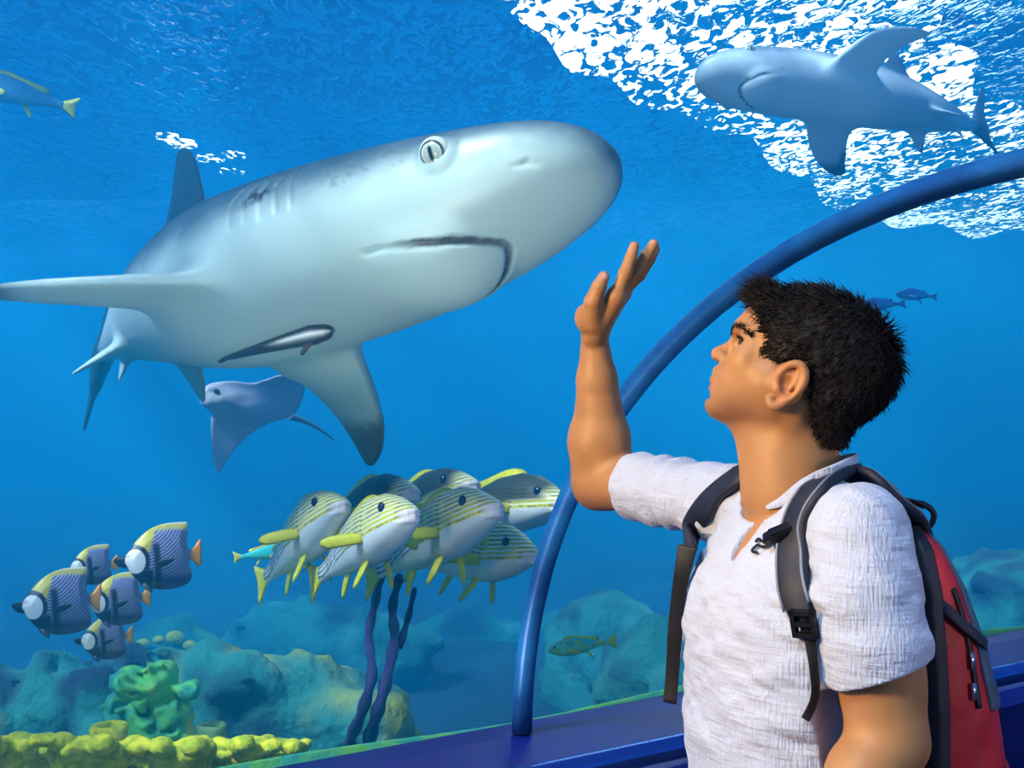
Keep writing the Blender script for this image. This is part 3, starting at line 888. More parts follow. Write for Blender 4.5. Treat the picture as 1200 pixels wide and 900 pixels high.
# ---- a hand from joint points
def hand(fld, sc, wrist, mcps, fingers, thumb, rad, palm_r):
    for i, m_ in enumerate(mcps):
        fld.cone(wrist + (m_ - mcps.mean(0)) * .45, m_, palm_r * .95, palm_r * (.80 if i < 3 else .72), k=7 * sc)
    for i in range(3): fld.cone(mcps[i], mcps[i + 1], palm_r * .78, palm_r * .74, k=5 * sc)
    for m_, fg, r in zip(mcps, fingers, rad):
        ch = [m_] + list(fg)
        fld.chain(ch, [r * 1.08, r * 1.0, r * .92, r * .74], k=2.5 * sc, kin=1.2 * sc)
        fld.ell(ch[1], (r * 1.06,) * 3, k=2 * sc)
    fld.chain(thumb, [palm_r * 1.0, rad[0] * 1.35, rad[0] * 1.12, rad[0] * .86], k=6 * sc, kin=2 * sc)

# ---- right arm, raised
fr = Field(M(655, 640, 300) + [0, -190, 0], M(800, 270, 300) + [0, 110, 0], 1.6)
RS = M(850, 592, 150); RE = M(706, 561, 305); RW_ = M(697, 398, 268)
fr.chain([RS, RS + (RE - RS) * .55, RE], [38, 37, 41], kin=6)
fr.chain([RE, RE + (RW_ - RE) * .30, RE + (RW_ - RE) * .72, RW_], [41, 41.5, 28, 19.5], k=22, kin=10)
fr.ell(M(700, 520, 292), (40, 38, 46), k=16)
fr.ell(M(694, 574, 318), (22, 22, 24), k=18)
wr = M(697, 392, 266)
mc = np.array([M(722, 347, 238), M(727, 342, 258), M(728, 343, 278), M(724, 350, 296)])
fg = [[M(733, 320, 236), M(739, 303, 236), M(743.5, 288.5, 237)],
      [M(746, 319, 258), M(757, 300, 258), M(766, 286, 258)],
      [M(749, 322, 281), M(761, 304, 282), M(768, 292, 282)],
      [M(740, 331, 302), M(749, 316, 304), M(755, 305, 305)]]
th = [M(694, 378, 240), M(695, 354, 222), M(702, 336, 218), M(707.5, 324.5, 219)]
hand(fr, 1.1, wr, mc, fg, th, [9.4, 9.6, 9.2, 8.0], 17)
fr.ell(M(686, 372, 244), (15, 17, 19), k=10)                                  # ball of the thumb
v, q = fr.mesh(); v = relax(v, q, 1, .4)
col = np.repeat(SKIN[None], len(v), 0) * (1 + .10 * value_noise(v, .05, 3)[:, None])
for c in (fg[0][2], fg[1][2], fg[2][2], fg[3][2], th[3]):
    col = mixc(col, (0.58, 0.28, 0.17), .6 * np.exp(-(((v - c) / 12) ** 2).sum(1)))
nail = th[3] + np.array([5, -7, 1.])
col = mixc(col, (0.62, 0.40, 0.36), .9 * (np.exp(-(((v - nail) / 6.0) ** 2).sum(1)) > .45))
parts.append((v, q)); cols.append(col)

# ---- left arm, hanging, forearm forward
fa = Field(M(900, 1060, -170) + [0, -110, 0], M(1120, 560, -170) + [0, 110, 0], 2.4)
LS = M(1010, 622, -145); LE = M(1041, 868, -150); LWr = M(958, 985, -215)
fa.chain([LS, LS + (LE - LS) * .55, LE], [44, 45, 40], kin=10)
fa.ell(M(1035, 800, -140), (42, 44, 60), k=14)
fa.chain([LE, LE + (LWr - LE) * .35, LE + (LWr - LE) * .75, LWr], [38, 38, 28, 20], k=16, kin=10)
dirn = (LWr - LE) / np.linalg.norm(LWr - LE); side = np.cross(dirn, [0, 0, 1]); side /= np.linalg.norm(side); nrm_ = np.cross(side, dirn)
w0 = LWr + dirn * 6
mc = np.array([w0 + dirn * 66 + side * o for o in (-24, -8, 8, 23)])
fg = [[mc[i] + dirn * a - nrm_ * c for a, c in ((32, 8), (48, 24), (54, 42))] for i in range(4)]
th = [w0 + dirn * 18 - side * 14, w0 + dirn * 40 - side * 34, w0 + dirn * 58 - side * 42 - nrm_ * 8, w0 + dirn * 72 - side * 42 - nrm_ * 16]
hand(fa, 1.1, w0, mc, fg, th, [8.6, 9, 8.6, 7.6], 15)
v, q = fa.mesh(); v = relax(v, q, 1, .4)
col = np.repeat(SKIN[None], len(v), 0) * (1 + .10 * value_noise(v, .05, 3)[:, None])
parts.append((v, q)); cols.append(col)
V, F = join_vf(parts)
body = mesh_obj('body', to_world(V), F, m_skin, man_root, colors=np.concatenate(cols))

# ---- eyes
for sgn in (-1, 1):
    c = H(879, 404.5, 33 * sgn)
    V, F = ball_vf(c, 12.6, 28, 20)
    d = (V - c) / 12.6
    look = np.array([-.74, .40 * sgn, .52]); look /= np.linalg.norm(look)
    ca = d @ look
    cc = np.repeat(np.array([[.80, .78, .74]]), len(V), 0)
    cc = mixc(cc, (.06, .03, .015), sstep(.74, .80, ca)); cc = mixc(cc, (.004, .004, .004), sstep(.95, .965, ca))
    mesh_obj('eye', to_world(V), F, m_eye, man_root, colors=cc)

# ---- hair
HAIRPOLY = [(872, 318), (884, 350), (892, 364), (898, 380), (901, 398), (896, 412), (892, 428), (896, 441), (905, 440), (911, 431), (919, 423), (932, 420), (946, 425), (951, 445), (948, 470), (953, 503), (970, 521), (988, 524), (1070, 500), (1085, 318)]
hp = np.array([M(a, b, 0)[[0, 2]] for a, b in HAIRPOLY])
fh = Field(H(868, 535) + [0, -100, 0], H(1062, 318) + [0, 100, 0], 2.0)
fh.ell(H(958, 418), (90, 82, 76), HR)
fh.ell(H(985, 430), (58, 74, 62), k=20)
fh.ell(H(916, 384), (40, 68, 34), rot_from((-.95, 0, .3), (.3, 0, .95)), k=16)
fh.cone(H(898, 352, -30), H(898, 352, 30), 14, 14, k=12)
fh.cone(H(970, 465, -30), H(966, 508, -22), 44, 28, k=18)
fh.cone(H(970, 465, 30), H(966, 508, 22), 44, 28, k=18)
pp = fh.pts(tuple(slice(0, int(n)) for n in fh.n))
fh.f = smax(fh.f, d_poly2(pp[..., 0], pp[..., 2], hp).astype(np.float32), 4)
fh.f += 1.8 * value_noise(pp, .12, 9) + 1.0 * value_noise(pp, .3, 10)
v, q = fh.mesh(); v = relax(v, q, 1, .3)
nn = vnormals(v, q)
allp = [(v, q)]
r2 = np.random.default_rng(11)
out_side = d_poly2(v[:, 0], v[:, 2], hp) < -1.0
skd = np.minimum(d_ell(v, H(960, 417), (82, 75, 72), HR), 1)
cand = np.where(nn @ np.array([0, 0, 1.0]) > -0.95)[0]
whorl = H(1022, 395)
pick = r2.choice(cand, 9000)
S = v[pick] + r2.normal(0, .8, (9000, 3)); Nn = nn[pick]
flow = S - whorl; flow -= Nn * (flow * Nn).sum(1)[:, None]
dist = np.linalg.norm(flow, axis=1); flow /= np.maximum(dist, 1e-6)[:, None]
flow += .35 * r2.normal(0, 1, (9000, 3)); 
front = sstep(60, 0, S[:, 0] - H(884, 0)[0]) * sstep(-60, 0, S[:, 2] - H(0, 375)[2])
crown = np.exp(-(((S - whorl) / 34) ** 2).sum(1)) + .6 * np.exp(-(((S - H(1036, 430)) / 26) ** 2).sum(1))
top = sstep(20, 70, S[:, 2] - H(0, 410)[2])
length = (9 + 8 * r2.random(9000)) * (1 + .55 * crown + .5 * front + .25 * top)
low = sstep(H(0, 430)[2], H(0, 500)[2], S[:, 2])
length *= (1 - .5 * low)
lift = .22 + .85 * crown + .75 * front + .15 * top
side_m = sstep(40, 70, np.abs(S[:, 1])); length *= (1 - .25 * side_m); lift = lift * (1 - .4 * side_m)
Vs = []; Fs = []; o = 0
for i in range(9000):
    T = flow[i] + Nn[i] * lift[i]; T /= np.linalg.norm(T)
    B = np.cross(T, Nn[i]); B /= np.linalg.norm(B) + 1e-9
    w = 1.0
    p0 = S[i] - Nn[i] * 1.5; p1 = S[i] + T * length[i] * .55; p2 = S[i] + (T + flow[i] * .18 - Nn[i] * .12) * length[i]
    C = np.cross(B, T)
    Vs += [p0 - B * w, p0 + B * w, p0 + C * w, p1 - B * w * .8, p1 + B * w * .8, p1 + C * w * .8, p2]
    Fs += [[o, o + 1, o + 4, o + 3], [o + 1, o + 2, o + 5, o + 4], [o + 2, o, o + 3, o + 5], [o + 3, o + 4, o + 6], [o + 4, o + 5, o + 6], [o + 5, o + 3, o + 6]]
    o += 7
allp.append((np.array(Vs), Fs))
V, F = join_vf(allp)
hair = mesh_obj('hair', to_world(V), F, m_hair, man_root)
hair['label'] = 'short dark spiky hair'

# ---- eyebrows and lashes, short dark strands on the skin
from mathutils.bvhtree import BVHTree as _BT
_hb = _BT.FromPolygons([tuple(x) for x in hv], [tuple(int(i) for i in g) for g in parts[0][1]])
def strands(name, path, n, spread, length, dirf, w=.75, lift=.35):
    Vs = []; Fs = []; o = 0; path = smooth_poly(path, 6, False)
    for i in range(n):
        k = r2.random() * (len(path) - 1.001); j = int(k); p = path[j] + (path[j + 1] - path[j]) * (k - j) + r2.normal(0, spread, 3)
        hit = _hb.find_nearest(Vector(p)); p = np.array(hit[0]); nn_ = np.array(hit[1])
        T = dirf + r2.normal(0, .22, 3); T = T - nn_ * (T @ nn_); T = T / np.linalg.norm(T) + nn_ * lift; T /= np.linalg.norm(T)
        B = np.cross(T, nn_); B /= np.linalg.norm(B); C = np.cross(B, T); L_ = length * r2.uniform(.7, 1.2)
        p = p - nn_ * .6
        Vs += [p - B * w, p + B * w, p + C * w, p + T * L_]; Fs += [[o, o + 1, o + 3], [o + 1, o + 2, o + 3], [o + 2, o, o + 3]]; o += 4
    mesh_obj(name, to_world(np.array(Vs)), Fs, m_hair, man_root)
for sgn in (-1, 1):
    strands('eyebrow', [H(863, 390, 13 * sgn), H(863, 385, 24 * sgn), H(872, 385, 40 * sgn), H(884, 394, 54 * sgn)], 170, 1.5, 7, np.array([.55, .6 * sgn, -.15]))
    strands('eyelashes', [H(866, 399, 24 * sgn), H(865, 397.5, 34 * sgn), H(871, 399, 44 * sgn), H(877, 404, 48 * sgn)], 90, .5, 5.5, np.array([-.6, .35 * sgn, .6]), w=.6, lift=.9)

# ---- shirt
lo = M(690, 1060, 300); hi = M(1110, 515, -150)
fs = Field([lo[0] - 20, -260, zs[0] - 10], [hi[0] + 40, 400, M(0, 515, 0)[2] + 5], 2.6)
fs.op(torso, [-400, -300, zs[0]], [400, 300, zs[-1]])
NB = M(938, 590, 0)
fs.cone(NB + TL * 30 + [0, 0, 4], LS + [-4, 4, -4], 34, 46, k=20)
fs.cone(NB - TL * 30 + [0, 0, 4], RS + [0, 0, 0], 36, 50, k=22)
LCu = M(1034, 800, -152)
fs.chain([LS + [0, 0, 0], M(1019, 700, -150), LCu], [48, 56, 55], k=16, kin=6)
RCu = RS + (RE - RS) * .80
fs.chain([RS, RS + (RE - RS) * .4, RCu], [52, 49, 46], k=16, kin=6)
# folds and creases
pp = fs.pts(tuple(slice(0, int(n)) for n in fs.n))
wr = (np.abs(fs.f) < 18)
w3 = np.zeros_like(fs.f)
pw = pp[wr]
sl = pw @ np.array([.30, .2, .93], np.float32)
n_ = 4.4 * value_noise(np.stack([pw[:, 0] * .6, pw[:, 1] * .6, pw[:, 2] * 1.4], 1), .03, 21)
n_ += 2.0 * value_noise(np.stack([sl * 1.6, pw[:, 1], pw[:, 0] * .7], 1), .06, 22)
# gathered rings on the raised sleeve
ta = np.clip(((pw - RS) @ (RE - RS)) / ((RE - RS) @ (RE - RS)), -1, 2)
near_r = np.exp(-(d_cone(pw, RS, RE, 40, 40) / 26) ** 2) * sstep(-.25, .1, ta)
n_ += near_r * 3.2 * np.sin(ta * 34 + 2.2 * value_noise(pw, .02, 5)) * sstep(.85, .55, ta)
n_ += np.exp(-(((pw - M(955, 690, -110)) / 55) ** 2).sum(1)) * 3.0 * np.sin((pw[:, 0] * .5 + pw[:, 2]) * .22)
w3[wr] = n_
fs.f += w3
# cuffs are open, the arm leaves room inside
ax = (LCu - M(1019, 700, -150)); ax /= np.linalg.norm(ax)
tilt = ax + np.array([.22, .0, 0]); tilt /= np.linalg.norm(tilt)
def cutplane(c, nrm, lo_, hi_, rad, axis):
    def fn(p):
        qd = (p - np.asarray(c, np.float32))
        return np.maximum(-(qd @ np.asarray(nrm, np.float32)), d_cone(p, c - axis * 30, c + axis * 120, rad, rad))
    return fn
cl = M(1034, 789, -152)
fs.op(cutplane(cl, tilt, None, None, 75, ax), cl - 140, cl + 140, 2, True, margin=0)
fs.cone(cl - ax * 22, cl + ax * 60, 46, 47, k=2, sub=True)
axr = (RE - RS) / np.linalg.norm(RE - RS)
cr = RS + (RE - RS) * .735
fs.op(cutplane(cr, axr, None, None, 75, axr), cr - 140, cr + 140, 2, True, margin=0)
fs.cone(cr - axr * 20, cr + axr * 60, 39, 40, k=2, sub=True)
# neck opening and front slit
fs.cone(H(950, 480), H(918, 566), 52, 62, k=3, sub=True)
fs.ell(H(893, 566), (30, 34, 24), k=4, sub=True)
fs.cone(H(950, 470), H(945, 548), 66, 66, k=4, sub=True)
sa, sb = M(875, 578, -54), M(843, 646, -60)
sd = (sb - sa) / np.linalg.norm(sb - sa)
Rsl = rot_from(sd, np.cross(sd, TF))
mid = (sa + sb) / 2
def slit(p):
    qd = (p - mid.astype(np.float32)) @ Rsl.astype(np.float32)
    w_ = 10.5 - 7.5 * np.clip(np.abs(qd[..., 0] - 8) / 44, 0, 1)
    return np.maximum(np.maximum(np.abs(qd[..., 0]) - 40, np.abs(qd[..., 2]) - w_), np.abs(qd[..., 1]) - 40)
fs.op(slit, mid - 70, mid + 70, 3, True, margin=0)
v, q = fs.mesh(); v = relax(v, q, 2, .4)
shirt_v, shirt_q = v, q
m_shirt = mat('white_gauze_cotton', (0.52, 0.58, 0.74), rough=0.9, spec=0.2, sheen=.2)
nt = m_shirt.node_tree; N = nt.nodes; L = nt.links; b = N['Principled BSDF']
co = N.new('ShaderNodeTexCoord')
mp1 = N.new('ShaderNodeMapping'); mp1.inputs['Scale'].default_value = (1, 1, .10); L.new(co.outputs['Object'], mp1.inputs[0])
mp2 = N.new('ShaderNodeMapping'); mp2.inputs['Scale'].default_value = (.14, .14, 1); L.new(co.outputs['Object'], mp2.inputs[0])
na = N.new('ShaderNodeTexNoise'); na.inputs['Scale'].default_value = 320; na.inputs['Detail'].default_value = 2; L.new(mp1.outputs[0], na.inputs[0])
nb = N.new('ShaderNodeTexNoise'); nb.inputs['Scale'].default_value = 170; nb.inputs['Detail'].default_value = 3; L.new(mp2.outputs[0], nb.inputs[0])
ad = N.new('ShaderNodeMath'); ad.operation = 'ADD'; L.new(na.outputs['Fac'], ad.inputs[0]); L.new(nb.outputs['Fac'], ad.inputs[1])
bp = N.new('ShaderNodeBump'); bp.inputs['Strength'].default_value = .75; bp.inputs['Distance'].default_value = .0035
L.new(ad.outputs[0], bp.inputs['Height']); L.new(bp.outputs[0], b.inputs['Normal'])
shirt = mesh_obj('shirt', to_world(v), q, m_shirt, man_root)
# standing collar band around the back of the neck
cp = smooth_poly([H(900, 588, -53), H(918, 580, -60), H(945, 562, -66), H(985, 546, -52), H(1004, 540, 0), H(985, 546, 52), H(945, 562, 66), H(918, 580, 60), H(900, 588, 53)], 5, closed=False)
cn = cp - H(935, 566); cn[:, 2] = 0; cn /= np.linalg.norm(cn, axis=1)[:, None]
kc = np.linspace(0, 1, len(cp)); V, F = ribbon(cp + np.array([0, 0, -2.]), cn, 4 + 17 * np.clip(np.minimum(kc, 1 - kc) / .3, 0, 1), 4.0)
mesh_obj('collar', to_world(V), F, m_shirt, man_root)
# trousers and shoes (below the frame)
m_trou = mat('trousers_navy', srgb(30, 34, 52), rough=.85); m_shoe = mat('shoes_dark', srgb(25, 22, 22), rough=.5)
zf = -to_world(np.zeros((1, 3)))[0][2] / MS                     # floor level in modelling units
ft = Field([TC[0] - 260, -220, zf - 5], [TC[0] + 230, 240, zs[1] + 10], 6)
hipz = zs[0] + 10
ft.op(lambda p: np.maximum(torso(np.stack([p[..., 0], p[..., 1], np.maximum(p[..., 2], zs[0])], -1), -8), np.maximum(p[..., 2] - zs[1], hipz - 130 - p[..., 2])), [-300, -300, hipz - 140], [300, 300, zs[1]])
for sgn in (-1, 1):
    h0 = TC + TL * 78 * sgn + [0, 0, hipz - 60]
    kn = TC + TL * 92 * sgn + TF * 12 + [0, 0, zf + 470]; an = TC + TL * 98 * sgn - TF * 10 + [0, 0, zf + 60]
    ft.chain([h0, kn, an], [84, 60, 52], k=30, kin=20)
v, q = ft.mesh(); v = relax(v, q, 2, .4)
mesh_obj('trousers', to_world(v), q, m_trou, man_root)
for sgn in (-1, 1):
    fo = Field([TC[0] - 330, -240, zf - 1], [TC[0] + 230, 260, zf + 110], 5)
    an = TC + TL * 98 * sgn + [0, 0, zf + 38]
    fo.chain([an - TF * 50, an + TF * 60, an + TF * 150 - [0, 0, 6]], [36, 38, 30], kin=10)
    pp = fo.pts(tuple(slice(0, int(n)) for n in fo.n)); fo.f = np.maximum(fo.f, (zf + 4 - pp[..., 2]))
    v, q = fo.mesh(); mesh_obj('shoe', to_world(v), q, m_shoe, man_root)
# ================================================================== the backpack he wears
from mathutils.bvhtree import BVHTree
def bvh_of(v, q): return BVHTree.FromPolygons([tuple(x) for x in v], [tuple(int(i) for i in f) for f in q])
_shirt_w = to_world(shirt_v)
bvh_shirt = bvh_of(_shirt_w, shirt_q)
def on_surface(path, bvh, lift, yfall):
    """points where the sight lines through path meet the surface, lifted off it; yfall gives the depth where they miss"""
    P_, N_ = [], []
    for k, (u, v) in enumerate(path):
        ray = Vector(((u - 600) / FPX, 1, (450 - v) / FPX)).normalized()
        h = bvh.ray_cast(Vector((0, 0, CAM_H)), ray)
        if h[0] is not None and yfall[k] is None:
            n = h[1] if h[1].dot(ray) < 0 else -h[1]
            P_.append(np.array(h[0]) + np.array(n) * lift); N_.append(np.array(n))
        else:
            w = to_world(M(u, v, yfall[k] if yfall[k] is not None else 0)[None])[0]
            c = bvh.find_nearest(Vector(w))
            n = np.array(c[1]); out_ = w - np.array(c[0])
            P_.append(w); N_.append(n)
    return np.array(P_), np.array(N_)
def resample(pts, nrm, n, closed=False):
    P2 = smooth_poly(pts, n, closed=False); N2 = smooth_poly(nrm, n, closed=False)
    for _ in range(3):
        N2[1:-1] = (N2[:-2] + N2[1:-1] + N2[2:]) / 3; P2[1:-1] = (P2[:-2] + 2 * P2[1:-1] + P2[2:]) / 4
    return P2, N2 / np.linalg.norm(N2, axis=1)[:, None]

m_navy = mat('pack_navy_nylon', srgb(20, 26, 44), rough=.6, noise=(90, .5, srgb(32, 40, 62)), bump=(500, .3, .001))
m_black = mat('webbing_black', srgb(14, 15, 20), rough=.55, bump=(700, .4, .0008))
m_red = mat('pack_red_nylon', srgb(205, 24, 44), rough=.55, noise=(25, .6, srgb(150, 14, 32)), bump=(350, .35, .001))
m_dred = mat('pack_dark_red', srgb(165, 18, 34), rough=.6, bump=(350, .35, .001))
m_grey = mat('pack_grey_nylon', srgb(74, 92, 118), rough=.6, noise=(60, .5, srgb(52, 66, 92)), bump=(420, .3, .001))
m_pipe = mat('piping_grey', srgb(120, 130, 150), rough=.5)
m_buck = mat('buckle_plastic', srgb(18, 20, 26), rough=.3)
m_zip = mat('zip_pull_steel', srgb(180, 190, 205), rough=.25, metal=.9)

pack = empty('backpack', to_world((TC - TF * 170 + [0, 0, M(0, 960, 0)[2]])[None])[0],
             'red and navy backpack with grey lid worn on the back of the man', 'backpack')
PB = -TF
pz = [M(0, b, 0)[2] for b in (985, 960, 900, 820, 760, 700, 650, 610, 592)]
pdep = [40, 112, 122, 124, 112, 90, 66, 40, 22]; pwid = [90, 118, 126, 128, 126, 120, 112, 96, 74]
B0 = 112
def packd(p, grow=0.0):
    z = p[..., 2]; Dp = np.interp(z, pz, pdep) + grow; Wd = np.interp(z, pz, pwid) + grow
    qd = p - TC.astype(np.float32); bq = qd @ PB.astype(np.float32) - B0; lq = qd @ TL.astype(np.float32)
    k = (np.abs(bq / Dp) ** 3.2 + np.abs(lq / Wd) ** 3.2) ** (1 / 3.2)
    d = (k - 1) * np.minimum(Dp, Wd) * .9
    return np.maximum(np.maximum(d, -bq - 6), np.maximum(pz[0] - z - grow, z - pz[-1] - grow))
plo, phi_ = [-60, -180, pz[0] - 8], [300, 300, pz[-1] + 14]
def pmesh(name, fn, m_, h=2.6, rel=2):
    f_ = Field(plo, phi_, h); f_.op(fn, plo, phi_, margin=0); v, q = f_.mesh(); v = relax(v, q, rel, .4)
    mesh_obj(name, to_world(v), q, m_, pack); return v, q
def bz(p): 
    qd = p - TC.astype(np.float32); return qd @ PB.astype(np.float32) - B0, qd @ TL.astype(np.float32), p[..., 2]
pv, pq = pmesh('main_compartment', lambda p: smax(packd(p) + 1.4 * value_noise(p, .035, 4), -(bz(p)[0] - 8), 4), m_red)
bvh_pack = bvh_of(to_world(pv), pq)
pmesh('back_panel', lambda p: smax(packd(p, 4), bz(p)[0] - 12, 4), m_navy)
pmesh('lid', lambda p: smax(smax(packd(p, 3.5), -(bz(p)[0] - np.interp(p[..., 2], pz, pdep) * .62), 3), -(p[..., 2] - M(0, 770, 0)[2]), 4), m_grey)
pmesh('side_pocket', lambda p: smax(smax(packd(p, 5), -(bz(p)[1] - 60), 3), np.maximum(p[..., 2] - M(0, 838, 0)[2] - .12 * bz(p)[0], 26 - bz(p)[0]), 3), m_dred)
# straps on the outside
def strap(name, path, bvh, lift, width, thick, m_, yf=None, n=6, parent=pack, label=None, face=None):
    yf = yf or [None] * len(path)
    p_, n_ = on_surface(path, bvh, lift * MS, yf); p_, n_ = resample(p_, n_, n)
    if face is not None: n_ = np.repeat(np.array([face], float), len(p_), 0)
    w = np.interp(np.linspace(0, 1, len(p_)), np.linspace(0, 1, len(np.atleast_1d(width))), np.atleast_1d(width)) * MS
    V, F = ribbon(p_, n_, w, thick * MS)
    o = mesh_obj(name, V, F, m_, parent)
    if label: o['label'] = label
    return o, p_, n_
strap('compression_strap', [(1094, 700), (1108, 716), (1124, 732), (1140, 746), (1150, 756)], bvh_pack, 6, 13, 3, m_navy)
strap('compression_strap', [(1150, 752), (1157, 785), (1162, 822), (1163, 850)], bvh_pack, 5, 11, 3, m_navy, yf=[None, 40, 40, 45])
zp, zp_, zn_ = strap('zipper', [(1116, 690), (1126, 720), (1134, 752), (1140, 790), (1146, 830)], bvh_pack, 2, 7, 3, m_black)
for uv in ((1135, 764), (1137, 800)):
    p_, n_ = on_surface([uv, (uv[0] + 1, uv[1] + 10), (uv[0] + 2, uv[1] + 20)], bvh_pack, 5 * MS, [None] * 3)
    V, F = ribbon(p_, n_, 6 * MS, 2.5 * MS); mesh_obj('zipper_pull', V, F, m_zip, zp)
# padded shoulder strap over the near shoulder
so, sp_, sn_ = strap('shoulder_strap', [(1082, 632), (1066, 598), (1034, 570), (996, 556), (960, 574), (938, 608), (931, 650), (933, 690), (945, 728)], bvh_shirt, 5, [44, 46, 46, 46, 44, 42, 40, 36, 24], 11, m_navy,
      yf=[30, 0, -50, None, None, None, None, None, None])
for off in (-.36, .36):
    T = np.gradient(sp_, axis=0); T /= np.linalg.norm(T, axis=1)[:, None]; Bn = np.cross(T, sn_)
    V, F = tube((sp_ + Bn * off * 44 * MS + sn_ * 6 * MS)[4:-3], 1.8 * MS, seg=6); mesh_obj('piping', V, F, m_pipe, so)
strap('webbing', [(938, 700), (948, 742), (953, 780), (951, 815), (944, 842)], bvh_shirt, 6, [16, 12, 10, 10, 9], 2.5, m_black)
# ladder-lock buckle and chest clip
def block(name, uv, bvh, hs, m_, lift, ang=0.0, hole=False, parent=pack):
    p_, n_ = on_surface([uv, (uv[0] + 4 * math.sin(ang), uv[1] + 4 * math.cos(ang))], bvh, lift * MS, [None, None])
    R = rot_from(p_[1] - p_[0], n_[0]); pr = []
    a, b, c = [x * MS for x in hs]
    if hole:
        for dx, dy, ha, hb in ((-a * .82, 0, a * .18, b), (a * .82, 0, a * .18, b), (0, -b * .82, a, b * .18), (0, b * .82, a, b * .18), (0, 0, a * .14, b)):
            pr.append(box_vf(p_[0] + R @ np.array([dx, dy, 0]), (ha, hb, c), R))
    else:
        pr = [box_vf(p_[0], (a, b, c), R), box_vf(p_[0] + R @ np.array([0, 0, c]), (a * .7, b * .8, c * .5), R)]
    v, f = join_vf(pr); return mesh_obj(name, v, f, m_, parent, smooth=False)
block('buckle', (948, 728), bvh_shirt, (15, 14, 3.5), m_buck, 12, .2, True)
block('chest_clip', (925, 634), bvh_shirt, (9, 16, 4), m_buck, 15, 0)
block('chest_clip', (911, 636), bvh_shirt, (7, 7, 4), m_buck, 12, 0)
for k, pth in enumerate([[(906, 632), (898, 637), (892, 633), (888, 637)], [(906, 639), (898, 643), (890, 641), (884, 648), (890, 650)]]):
    p_, n_ = on_surface(pth, bvh_shirt, 4 * MS, [None] * len(pth)); V, F = tube(smooth_poly(p_, 4, False), 1.7 * MS, seg=6); mesh_obj('clip_cord', V, F, m_buck, pack)
# far strap: padded part, then the hanging webbing
strap('shoulder_strap', [(882, 540), (866, 556), (846, 576), (826, 598), (812, 622), (806, 650)], bvh_shirt, 5, [26, 30, 32, 32, 32, 28], 9, m_navy, yf=[60, 40, None, None, None, None])
strap('webbing', [(806, 640), (800, 668), (795, 700), (791, 740), (788, 790), (785, 824)], bvh_shirt, 4, [24, 20, 18, 18, 17, 17], 3, m_black, yf=[None, None, 10, 20, 30, 30], face=(-.45, -.89, 0))
# haul loop at the top
lp = [to_world(M(u, v, y)[None])[0] for u, v, y in ((1062, 592, 40), (1080, 590, 34), (1094, 601, 34), (1090, 616, 40), (1074, 622, 50))]
V, F = tube(smooth_poly(lp, 5, False), 3.6 * MS, seg=8); mesh_obj('haul_loop', V, F, m_navy, pack)
lp = [to_world(M(u, v, y)[None])[0] for u, v, y in ((1046, 588, -10), (1066, 586, 10), (1082, 594, 30))]
V, F = tube(smooth_poly(lp, 5, False), 6 * MS, seg=8, flat=.4); mesh_obj('load_lifter', V, F, m_black, pack)
# ================================================================== fish
m_fish = mat('fish_scales', rough=0.38, spec=0.5, attr=True)
m_finy = mat('fin_yellow', srgb(228, 222, 50), rough=0.5, noise=(40, .4, srgb(180, 190, 40)))
m_fino = mat('fin_orange', srgb(248, 160, 40), rough=0.5)
m_fink = mat('fin_black', srgb(14, 12, 34), rough=0.45)
m_feye = mat('fish_eye', srgb(16, 20, 60), rough=0.12, spec=.8)
m_lip = mat('fish_lip', srgb(236, 214, 226), rough=.5)

def fin_vf(poly, th, n=3):
    """thin lens-shaped fin in the x,z plane"""
    poly = smooth_poly(poly, n); c = poly.mean(0); k = len(poly)
    inn = c + (poly - c) * .72
    V = np.concatenate([np.c_[poly[:, 0], np.zeros(k), poly[:, 1]], np.c_[inn[:, 0], np.full(k, th), inn[:, 1]], np.c_[inn[:, 0], np.full(k, -th), inn[:, 1]]])
    F = []
    for i in range(k):
        j = (i + 1) % k
        F += [[i, j, k + j, k + i], [j, i, 2 * k + i, 2 * k + j]]
    F += [[k + i for i in range(k)], [2 * k + i for i in range(k)][::-1]]
    return V, F
def place_fin(poly, th, root, e1, e2):
    """fin outline (x along e1, z along e2) hung at root in the fish frame"""
    V, F = fin_vf(poly, th)
    e1 = np.asarray(e1, float); e1 /= np.linalg.norm(e1); e2 = np.asarray(e2, float); e2 = e2 - e1 * (e1 @ e2); e2 /= np.linalg.norm(e2)
    return np.asarray(root, float) + V[:, :1] * e1 + V[:, 1:2] * np.cross(e2, e1) + V[:, 2:3] * e2, F
def local_mesh(name, vf, m_, colors=None):
    v, f = vf
    o = mesh_obj(name, v, f, m_, colors=colors); COL.objects.unlink(o); me = o.data; bpy.data.objects.remove(o)
    return me
def fish_root(name, pos, fwd, up, scale, label, cat='fish', group=None):
    R = rot_from(-np.asarray(fwd, float), up)        # x runs from nose to tail
    o = empty(name, pos, label, cat, group)
    o.rotation_euler = Matrix(R.tolist()).to_euler(); o.scale = (scale,) * 3
    return o
def add_parts(root, protos):
    for nm, me in protos:
        c = bpy.data.objects.new(nm, me); COL.objects.link(c); c.parent = root

